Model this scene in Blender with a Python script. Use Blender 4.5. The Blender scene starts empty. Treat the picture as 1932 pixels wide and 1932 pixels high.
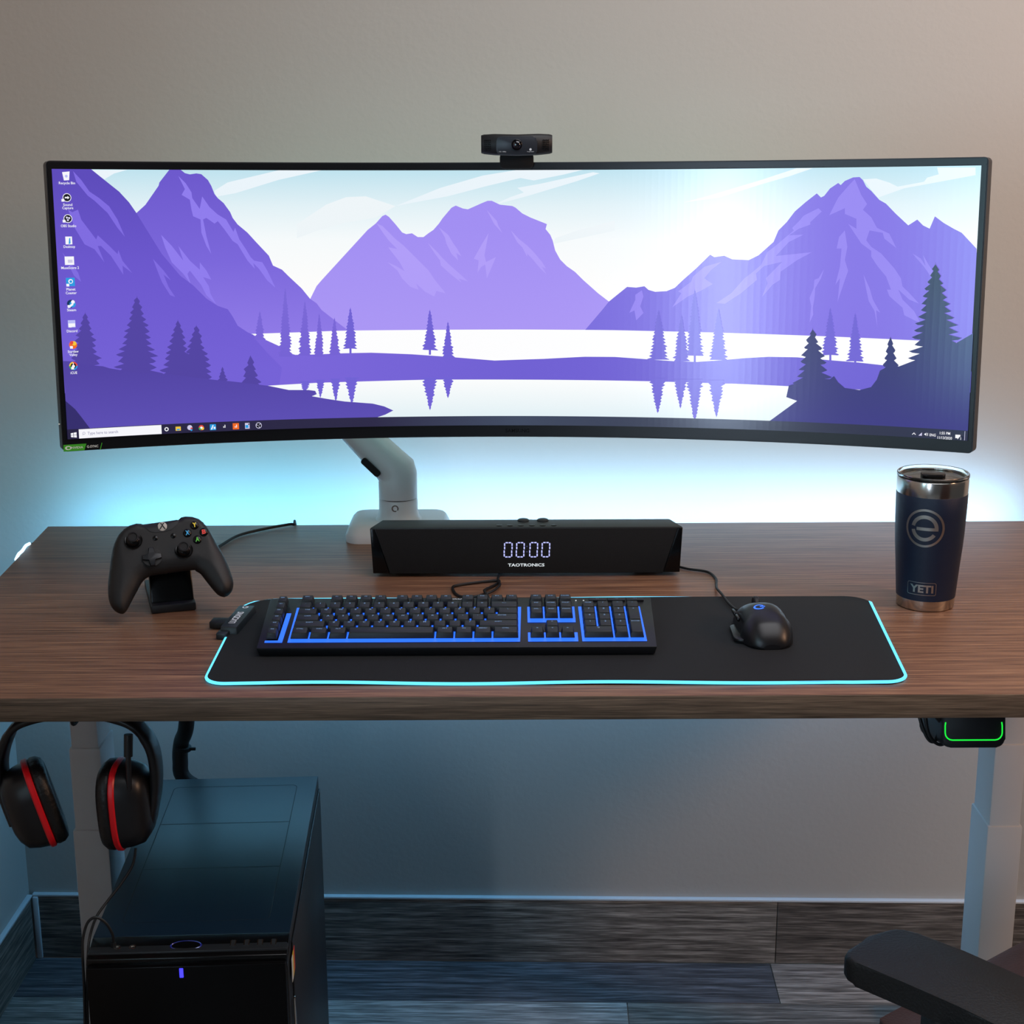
import bpy, bmesh, math, random
from mathutils import Vector, Matrix, geometry
S = bpy.context.scene
COL = S.collection
PI = math.pi
random.seed(7)

# ------------------------------------------------------------------ helpers
def lin(c):
    if isinstance(c, str):
        c = [int(c[i:i + 2], 16) / 255 for i in (0, 2, 4)]
    return tuple((x / 12.92 if x <= .04045 else ((x + .055) / 1.055) ** 2.4) for x in c)

def mat(name, col='808080', rough=.5, metal=0, spec=.5, emit=None, strength=1, coat=0, bump=0, bscale=400, trans=0, ior=1.45, vary=0, vscale=60):
    m = bpy.data.materials.new(name); m.use_nodes = True
    nt = m.node_tree; b = nt.nodes['Principled BSDF']
    c = lin(col)
    b.inputs['Base Color'].default_value = (*c, 1)
    b.inputs['Roughness'].default_value = rough
    b.inputs['Metallic'].default_value = metal
    b.inputs['Specular IOR Level'].default_value = spec
    b.inputs['IOR'].default_value = ior
    b.inputs['Coat Weight'].default_value = coat
    b.inputs['Transmission Weight'].default_value = trans
    if emit:
        b.inputs['Emission Color'].default_value = (*lin(emit), 1)
        b.inputs['Emission Strength'].default_value = strength
    tc = None
    if bump or vary:
        tc = nt.nodes.new('ShaderNodeTexCoord')
    if bump:
        n = nt.nodes.new('ShaderNodeTexNoise'); n.inputs['Scale'].default_value = bscale; n.inputs['Detail'].default_value = 3
        nt.links.new(tc.outputs['Object'], n.inputs['Vector'])
        bp = nt.nodes.new('ShaderNodeBump'); bp.inputs['Strength'].default_value = bump; bp.inputs['Distance'].default_value = .002
        nt.links.new(n.outputs['Fac'], bp.inputs['Height']); nt.links.new(bp.outputs['Normal'], b.inputs['Normal'])
    if vary:
        n = nt.nodes.new('ShaderNodeTexNoise'); n.inputs['Scale'].default_value = vscale; n.inputs['Detail'].default_value = 4
        nt.links.new(tc.outputs['Object'], n.inputs['Vector'])
        r = nt.nodes.new('ShaderNodeValToRGB')
        r.color_ramp.elements[0].position = .3; r.color_ramp.elements[1].position = .7
        r.color_ramp.elements[0].color = (*[x * (1 - vary) for x in c], 1)
        r.color_ramp.elements[1].color = (*[min(1, x * (1 + vary)) for x in c], 1)
        nt.links.new(n.outputs['Fac'], r.inputs['Fac']); nt.links.new(r.outputs['Color'], b.inputs['Base Color'])
    return m

_txt = {}
def text_geo(s, bold=0):
    k = (s, bold)
    if k not in _txt:
        cu = bpy.data.curves.new('t', 'FONT'); cu.body = s; cu.resolution_u = 2; cu.offset = bold
        ob = bpy.data.objects.new('t', cu); COL.objects.link(ob)
        dg = bpy.context.evaluated_depsgraph_get()
        me = bpy.data.meshes.new_from_object(ob.evaluated_get(dg))
        vs = [tuple(v.co) for v in me.vertices]; fs = [tuple(p.vertices) for p in me.polygons]
        bpy.data.objects.remove(ob); bpy.data.curves.remove(cu); bpy.data.meshes.remove(me)
        x0 = min(v[0] for v in vs); x1 = max(v[0] for v in vs); y0 = min(v[1] for v in vs); y1 = max(v[1] for v in vs)
        _txt[k] = ([(v[0] - (x0 + x1) / 2, v[1] - (y0 + y1) / 2) for v in vs], fs, x1 - x0, y1 - y0)
    return _txt[k]

def spline(pts, n=6, closed=False):
    P = [Vector(p) for p in pts]; out = []
    m = len(P); rng = range(m) if closed else range(m - 1)
    for i in rng:
        if closed: a, b, c, d = P[i - 1], P[i], P[(i + 1) % m], P[(i + 2) % m]
        else: a, b, c, d = P[max(i - 1, 0)], P[i], P[i + 1], P[min(i + 2, m - 1)]
        for k in range(n):
            t = k / n
            out.append(.5 * ((2 * b) + (c - a) * t + (2 * a - 5 * b + 4 * c - d) * t * t + (3 * b - a - 3 * c + d) * t ** 3))
    if not closed: out.append(P[-1])
    return out

def rot(ax, deg): return Matrix.Rotation(math.radians(deg), 4, ax)
def tr(x, y, z): return Matrix.Translation((x, y, z))
def rrect(w, h, r, n=6):
    out = []
    for cx, cy, a in ((w / 2 - r, h / 2 - r, 0), (-w / 2 + r, h / 2 - r, 90), (-w / 2 + r, -h / 2 + r, 180), (w / 2 - r, -h / 2 + r, 270)):
        for k in range(n + 1):
            t = math.radians(a + 90 * k / n); out.append((cx + r * math.cos(t), cy + r * math.sin(t)))
    return out
def superell(a, b, p=2.6, n=40):
    out = []
    for k in range(n):
        t = 2 * PI * k / n; c, s = math.cos(t), math.sin(t)
        out.append((a * math.copysign(abs(c) ** (2 / p), c), b * math.copysign(abs(s) ** (2 / p), s)))
    return out

class MB:
    def __init__(self): self.bm = bmesh.new(); self.mats = []
    def mi(self, m):
        if m not in self.mats: self.mats.append(m)
        return self.mats.index(m)
    def merge(self, t, m, M=None):
        if M is not None: bmesh.ops.transform(t, matrix=M, verts=t.verts)
        i = self.mi(m)
        for f in t.faces: f.material_index = i
        me = bpy.data.meshes.new('x'); t.to_mesh(me); t.free(); self.bm.from_mesh(me); bpy.data.meshes.remove(me)
        return self
    def box(self, c, s, m, bev=0, M=None, seg=2):
        t = bmesh.new(); bmesh.ops.create_cube(t, size=1)
        for v in t.verts: v.co = Vector((c[0] + v.co.x * s[0], c[1] + v.co.y * s[1], c[2] + v.co.z * s[2]))
        if bev: bmesh.ops.bevel(t, geom=t.edges[:], offset=bev, segments=seg, affect='EDGES', profile=.5)
        return self.merge(t, m, M)
    def hexa(self, v8, m, bev=0, M=None, seg=2):           # bottom 4 then top 4, both counter-clockwise
        t = bmesh.new(); v = [t.verts.new(p) for p in v8]
        for f in ((3, 2, 1, 0), (4, 5, 6, 7), (0, 1, 5, 4), (1, 2, 6, 5), (2, 3, 7, 6), (3, 0, 4, 7)): t.faces.new([v[i] for i in f])
        if bev: bmesh.ops.bevel(t, geom=t.edges[:], offset=bev, segments=seg, affect='EDGES', profile=.5)
        return self.merge(t, m, M)
    def prism(self, poly, z0, z1, m, bev=0, M=None, seg=2):
        t = bmesh.new(); area = sum(poly[i - 1][0] * p[1] - p[0] * poly[i - 1][1] for i, p in enumerate(poly))
        if area < 0: poly = poly[::-1]
        n = len(poly); a = [t.verts.new((x, y, z0)) for x, y in poly]; b = [t.verts.new((x, y, z1)) for x, y in poly]
        t.faces.new(a[::-1]); top = t.faces.new(b)
        for i in range(n): t.faces.new((a[i], a[(i + 1) % n], b[(i + 1) % n], b[i]))
        if bev:
            es = [e for e in t.edges if abs(e.verts[0].co.z - e.verts[1].co.z) < 1e-7]
            bmesh.ops.bevel(t, geom=es, offset=bev, segments=seg, affect='EDGES', profile=.5)
        return self.merge(t, m, M)
    def loft(self, rings, m, M=None, cap=True, closed=True):
        t = bmesh.new(); R = [[t.verts.new(p) for p in r] for r in rings]; n = len(rings[0])
        for a, b in zip(R, R[1:]):
            for i in range(n if closed else n - 1): t.faces.new((a[i], a[(i + 1) % n], b[(i + 1) % n], b[i]))
        if cap and closed: t.faces.new(R[0][::-1]); t.faces.new(R[-1])
        bmesh.ops.recalc_face_normals(t, faces=t.faces)
        return self.merge(t, m, M)
    def lathe(self, prof, m, M=None, n=48, cap=True):
        return self.loft([[(max(r, 1e-5) * math.cos(2 * PI * k / n), max(r, 1e-5) * math.sin(2 * PI * k / n), z) for k in range(n)] for r, z in prof], m, M, cap)
    def cyl(self, r, z0, z1, m, bev=0, M=None, n=32):
        p = [(r, z0), (r, z1)] if not bev else [(r - bev, z0), (r - bev * .3, z0 + bev * .3), (r, z0 + bev), (r, z1 - bev), (r - bev * .3, z1 - bev * .3), (r - bev, z1)]
        return self.lathe(p, m, M, n)
    def tube(self, pts, r, m, n=8, sm=6, closed=False, M=None):
        P = spline(pts, sm, closed) if sm else [Vector(p) for p in pts]
        rs = r if callable(r) else (lambda f: r)
        rings = []; up = Vector((0, 0, 1)); N = None; L = len(P)
        for i, p in enumerate(P):
            d = (P[(i + 1) % L] - P[i - 1]) if closed else (P[min(i + 1, L - 1)] - P[max(i - 1, 0)])
            d.normalize()
            if N is None: N = d.cross(up if abs(d.z) < .9 else Vector((1, 0, 0))).normalized()
            else: N = (N - d * N.dot(d)).normalized()
            B = d.cross(N); rr = rs(i / max(1, L - 1))
            rings.append([tuple(p + N * rr * math.cos(2 * PI * k / n) + B * rr * math.sin(2 * PI * k / n)) for k in range(n)])
        if closed: rings.append(rings[0])
        return self.loft(rings, m, M, cap=not closed)
    def faces(self, vs, fs, m, M=None):
        t = bmesh.new(); V = [t.verts.new(v) for v in vs]
        for f in fs:
            try: t.faces.new([V[i] for i in f])
            except ValueError: pass
        return self.merge(t, m, M)
    def text(self, s, size, m, M=None, bold=0, width=None, map=None, h=None):
        vs, fs, w, hh = text_geo(s, bold)
        kx = ky = size
        if width: kx = width / w
        if h: ky = h / hh
        V = [(x * kx, y * ky, 0) for x, y in vs]
        if map: V = [map(x, y) for x, y, _ in V]
        return self.faces(V, fs, m, M)
    def flat(self, poly, m, M=None, map=None):
        tri = geometry.tessellate_polygon([[Vector((x, y, 0)) for x, y in poly]])
        V = [map(x, y) if map else (x, y, 0) for x, y in poly]
        return self.faces(V, tri, m, M)
    def build(self, name, parent=None, loc=(0, 0, 0), rotm=None, ang=38, subsurf=0):
        me = bpy.data.meshes.new(name); self.bm.normal_update(); self.bm.to_mesh(me); self.bm.free()
        for m in self.mats: me.materials.append(m)
        for p in me.polygons: p.use_smooth = True
        me.set_sharp_from_angle(angle=math.radians(ang))
        o = bpy.data.objects.new(name, me); COL.objects.link(o)
        o.location = loc
        if rotm is not None: o.rotation_euler = rotm.to_euler()
        if parent: o.parent = parent
        if subsurf:
            md = o.modifiers.new('s', 'SUBSURF'); md.levels = md.render_levels = subsurf
        return o

def tag(o, label, cat, group=None):
    o['label'] = label; o['category'] = cat
    if group: o['group'] = group
    return o
def thing(name, label, cat, loc=(0, 0, 0), rotz=0, group=None, rotm=None):
    o = bpy.data.objects.new(name, None); COL.objects.link(o); o.empty_display_size = .05
    o.location = loc
    o.rotation_euler = rotm.to_euler() if rotm is not None else (0, 0, rotz)
    return tag(o, label, cat, group)
def struct(o): o['kind'] = 'structure'; return o

# ------------------------------------------------------------------ materials
M_black = mat('black_plastic', '131417', .45, bump=.15, bscale=1500)
M_matte = mat('matte_black', '0e0f11', .7, bump=.2, bscale=2500)
M_gloss = mat('gloss_black', '060607', .24, spec=.35)
M_white = mat('white_paint', 'd3d6da', .38)
M_legs = mat('light_grey_powder_coat', 'c3c4c6', .45, bump=.08, bscale=1800)
M_steel = mat('brushed_steel', 'c4beb6', .2, metal=1)
M_navy = mat('navy_powder_coat', '08182f', .42, bump=.25, bscale=1800)
M_rubber = mat('cord_rubber', '08080a', .55)
M_grille = mat('speaker_cloth', '0b0d10', .85, bump=.6, bscale=2200)
M_text = mat('white_print', 'd8dce0', .6)
M_dim = mat('grey_print', '70757c', .6)
M_red = mat('red_plastic', 'd0101c', .35)
M_leather = mat('black_leatherette', '0b0b0c', .5, bump=.4, bscale=350)
M_brown = mat('brown_leather', '3a2018', .5, bump=.35, bscale=300)

def wood_mat(name, c1, c2, c3, sx, sy, rough=.42, axis='Object', seam=None):
    m = bpy.data.materials.new(name); m.use_nodes = True; nt = m.node_tree; b = nt.nodes['Principled BSDF']
    tc = nt.nodes.new('ShaderNodeTexCoord'); mp = nt.nodes.new('ShaderNodeMapping')
    mp.inputs['Scale'].default_value = (sx, sy, sy)
    nt.links.new(tc.outputs[axis], mp.inputs['Vector'])
    n1 = nt.nodes.new('ShaderNodeTexNoise'); n1.inputs['Scale'].default_value = 1; n1.inputs['Detail'].default_value = 6; n1.inputs['Roughness'].default_value = .62; n1.inputs['Distortion'].default_value = .25
    nt.links.new(mp.outputs['Vector'], n1.inputs['Vector'])
    mp2 = nt.nodes.new('ShaderNodeMapping'); mp2.inputs['Scale'].default_value = (sx * 3.2, sy * 5, sy * 5)
    nt.links.new(tc.outputs[axis], mp2.inputs['Vector'])
    n2 = nt.nodes.new('ShaderNodeTexNoise'); n2.inputs['Scale'].default_value = 1; n2.inputs['Detail'].default_value = 3
    nt.links.new(mp2.outputs['Vector'], n2.inputs['Vector'])
    mx = nt.nodes.new('ShaderNodeMath'); mx.operation = 'MULTIPLY_ADD'; mx.inputs[1].default_value = .45
    nt.links.new(n2.outputs['Fac'], mx.inputs[0])
    md = nt.nodes.new('ShaderNodeMath'); md.operation = 'MULTIPLY'; md.inputs[1].default_value = .62
    nt.links.new(n1.outputs['Fac'], md.inputs[0]); nt.links.new(md.outputs[0], mx.inputs[2])
    r = nt.nodes.new('ShaderNodeValToRGB'); e = r.color_ramp.elements
    e[0].position = .36; e[0].color = (*lin(c1), 1); e[1].position = .70; e[1].color = (*lin(c3), 1)
    k = e.new(.53); k.color = (*lin(c2), 1)
    nt.links.new(mx.outputs[0], r.inputs['Fac'])
    out = r.outputs['Color']
    if seam:
        at = nt.nodes.new('ShaderNodeAttribute'); at.attribute_name = seam
        mm = nt.nodes.new('ShaderNodeMix'); mm.data_type = 'RGBA'; mm.blend_type = 'MULTIPLY'; mm.inputs['Factor'].default_value = 1
        nt.links.new(out, mm.inputs['A']); nt.links.new(at.outputs['Color'], mm.inputs['B']); out = mm.outputs['Result']
    nt.links.new(out, b.inputs['Base Color'])
    b.inputs['Roughness'].default_value = rough
    b.inputs['Specular IOR Level'].default_value = .38
    bp = nt.nodes.new('ShaderNodeBump'); bp.inputs['Strength'].default_value = .12; bp.inputs['Distance'].default_value = .001
    nt.links.new(mx.outputs[0], bp.inputs['Height']); nt.links.new(bp.outputs['Normal'], b.inputs['Normal'])
    return m
M_desk = wood_mat('walnut_laminate', '3d281d', '72503d', '9f7759', 6.0, 300, .44)
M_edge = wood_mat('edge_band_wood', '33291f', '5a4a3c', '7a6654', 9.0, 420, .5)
M_floor = wood_mat('weathered_plank', '3c3836', 'a09a94', 'fff8f0', 6.0, 130, .5, seam='tone')

def wall_mat():
    m = mat('eggshell_wall', 'b9b4ad', .62, bump=.22, bscale=95)
    return m
M_wall = wall_mat()
M_trim = mat('white_caulk', 'd5d8db', .4)

def plank_mesh(name, planks, thick, M):       # planks: (x0, x1, y0, y1, tone) in the plank plane
    b = MB()
    for (x0, x1, y0, y1, tone) in planks:
        b.box(((x0 + x1) / 2, (y0 + y1) / 2, -thick / 2), (x1 - x0 - .0012, y1 - y0 - .0012, thick), M_floor, .0006, seg=1)
    o = b.build(name, rotm=M.to_3x3().to_4x4(), loc=M.translation)
    at = o.data.color_attributes.new('tone', 'FLOAT_COLOR', 'CORNER')
    nf = len(o.data.polygons) // len(planks)
    for p in o.data.polygons:
        c = planks[min(p.index // nf, len(planks) - 1)][4]
        for li in p.loop_indices: at.data[li].color = (*c, 1)
    return o

# ------------------------------------------------------------------ room
YAW = -.0243
def WY(x): return 2.5 - .0243 * x
XL = -.872                                            # face of the left skirting
Rw = Matrix.Rotation(YAW, 4, 'Z')
WM = tr(XL, WY(XL), 0) @ Rw                           # local x along the back wall, local -y into the room
b = MB(); b.box((1.55, .059, 1.25), (3.3, .1, 2.7), M_wall); o = b.build('wall_back', loc=WM.translation, rotm=Rw); struct(o)
b = MB()
# left wall with a window opening and an added one for the haze pane (local y runs towards the viewer)
WIN = [(3.45, 4.05, .75, 2.05), (2.02, 2.40, .95, 2.05)]
def lw(y0, y1, z0, z1): b.box((-.058, -(y0 + y1) / 2, (z0 + z1) / 2), (.1, y1 - y0, z1 - z0), M_wall)
lw(-.01, 2.02, -.1, 2.6); lw(2.40, 3.45, -.1, 2.6); lw(4.05, 4.6, -.1, 2.6)
for y0, y1, z0, z1 in WIN: lw(y0, y1, -.1, z0); lw(y0, y1, z1, 2.6)
o = b.build('wall_left', loc=WM.translation, rotm=Rw); struct(o)
M_day = mat('window_daylight', '000000', .3, emit='cfe6ff', strength=1)
M_frame = mat('window_frame', 'd8d8d4', .5)
for i, ((y0, y1, z0, z1), st) in enumerate(zip(WIN, (30.0, 12.0))):
    md = M_day if i == 0 else mat('window_daylight_soft', '000000', .3, emit='a6d8ea', strength=st)  # second pane: unseen teal glow, added to haze the screen's right end
    if i == 0: md.node_tree.nodes['Principled BSDF'].inputs['Emission Strength'].default_value = st
    b = MB(); ym = -(y0 + y1) / 2; zm = (z0 + z1) / 2; w = y1 - y0; h = z1 - z0
    for c, s in (((-.03, ym, z0 + .02), (.06, w, .04)), ((-.03, ym, z1 - .02), (.06, w, .04)), ((-.03, -y0 - .02, zm), (.06, .04, h - .08)), ((-.03, -y1 + .02, zm), (.06, .04, h - .08))):
        b.box(c, s, M_frame, .003)
    f = b.build('window_%d' % (i + 1), loc=WM.translation, rotm=Rw); struct(f)
    p = MB().box((-.045, ym, zm), (.006, w - .08, h - .08), md).build('pane', f)
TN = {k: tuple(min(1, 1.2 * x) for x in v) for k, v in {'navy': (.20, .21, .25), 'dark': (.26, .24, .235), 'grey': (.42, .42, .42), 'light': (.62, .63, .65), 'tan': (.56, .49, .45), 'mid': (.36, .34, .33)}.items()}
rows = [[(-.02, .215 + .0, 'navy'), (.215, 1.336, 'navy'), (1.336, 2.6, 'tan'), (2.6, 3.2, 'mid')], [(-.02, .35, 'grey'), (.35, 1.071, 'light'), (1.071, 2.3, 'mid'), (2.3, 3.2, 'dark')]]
for k in range(2, 30):
    x = -.02 - random.random() * .8; row = []
    while x < 3.2:
        x1 = x + 1.2; row.append((max(x, -.02), min(x1, 3.2), random.choice(list(TN)))); x = x1
        if x <= -.02: row.pop()
    rows.append([r for r in row if r[1] > r[0]])
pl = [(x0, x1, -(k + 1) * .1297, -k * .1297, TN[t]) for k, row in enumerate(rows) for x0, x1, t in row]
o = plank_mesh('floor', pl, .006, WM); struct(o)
def bb(name, planks, M): o = plank_mesh(name, planks, .008, M); struct(o); return o
BM = WM @ Matrix.Rotation(PI / 2, 4, 'X')             # plank plane stood up against the wall
bb('baseboard_back', [(.006, .30, 0, .1225, (.42, .39, .37)), (.30, 1.345, 0, .1225, (.56, .54, .52)), (1.345, 2.55, 0, .1225, (.33, .31, .30)), (2.55, 3.1, 0, .1225, (.4, .4, .4))], BM @ tr(0, 0, 0))
LM = WM @ Matrix.Rotation(PI / 2, 4, 'Z') @ Matrix.Rotation(PI / 2, 4, 'X')
bb('baseboard_left', [(-1.25, -.008, 0, .1225, (.42, .39, .36)), (-2.5, -1.25, 0, .1225, (.36, .34, .33)), (-3.8, -2.5, 0, .1225, (.3, .3, .3))], LM)
b = MB(); b.box((1.55, .0045, .1250), (3.1, .011, .0048), M_trim, .0015); b.box((.006, -.0015, .0615), (.010, .006, .123), M_trim, .002); struct(b.build('trim_1', loc=WM.translation, rotm=Rw))
b = MB(); b.box((-.0045, -1.9, .1250), (.011, 3.8, .0048), M_trim, .0015); struct(b.build('trim_2', loc=WM.translation, rotm=Rw))

# ------------------------------------------------------------------ desk
DZ = .851
desk = thing('standing_desk', 'walnut-brown standing desk with light grey telescoping legs', 'desk', (.0485, 2.015, 0))
def dl(x, y, z): return (x - .0485, y - 2.015, z)
b = MB(); b.prism([dl(*p, 0)[:2] for p in ((-.7160, 1.637), (.845, 1.637), (.845, 2.400), (-.7480, 2.392))], DZ - .029, DZ, M_desk, .0015); b.build('tabletop', desk)
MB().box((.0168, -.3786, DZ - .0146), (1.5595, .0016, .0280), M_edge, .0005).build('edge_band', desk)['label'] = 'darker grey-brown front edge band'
for sx in (-1, 1):
    cx = sx * .6465
    leg = MB().box((cx, -.025 + .04, .29), (.050, .080, .446), M_legs, .003).build('leg', desk)
    def tubeseg(name, w, d, z0, z1):
        MB().box((cx, -.025 + .04, (z0 + z1) / 2), (w, d, z1 - z0), M_legs, .003).build(name, leg)
    tubeseg('middle_tube', .0445, .0735, .30, .636); tubeseg('inner_tube', .0385, .067, .40, .80)
    MB().box((cx, .045, .0385), (.062, .50, .057), M_legs, .004).build('foot', leg)
    MB().box((cx, .015, .811), (.07, .50, .022), M_legs, .003).build('top_bracket', leg)
MB().box((0, .05, .80), (1.23, .06, .036), M_legs, .003).build('crossbar', desk)

# ------------------------------------------------------------------ LED strip round the desk edge
M_led = mat('led_glow', '101010', .4, emit='bfe6ff', strength=2.2)
led = thing('led_strip', 'glowing blue-white LED light strip along rear and left desk edges', 'light strip', (.05, 2.40, .835))
MB().box((.02, .0045, -.004), (1.50, .003, .010), M_led).build('rear_tape', led)
b = MB(); b.tube([(-.7935, -.188, .0125), (-.7945, -.170, .0160), (-.7953, -.150, .0155), (-.7965, -.128, .0172), (-.7971, -.108, .0150)], .0024, M_led, n=8); b.tube([(-.7971, -.108, .0145), (-.7993, -.06, .004), (-.8018, -.01, .0)], .0015, M_rubber, n=6); b.build('loose_tape_end', led)
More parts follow.
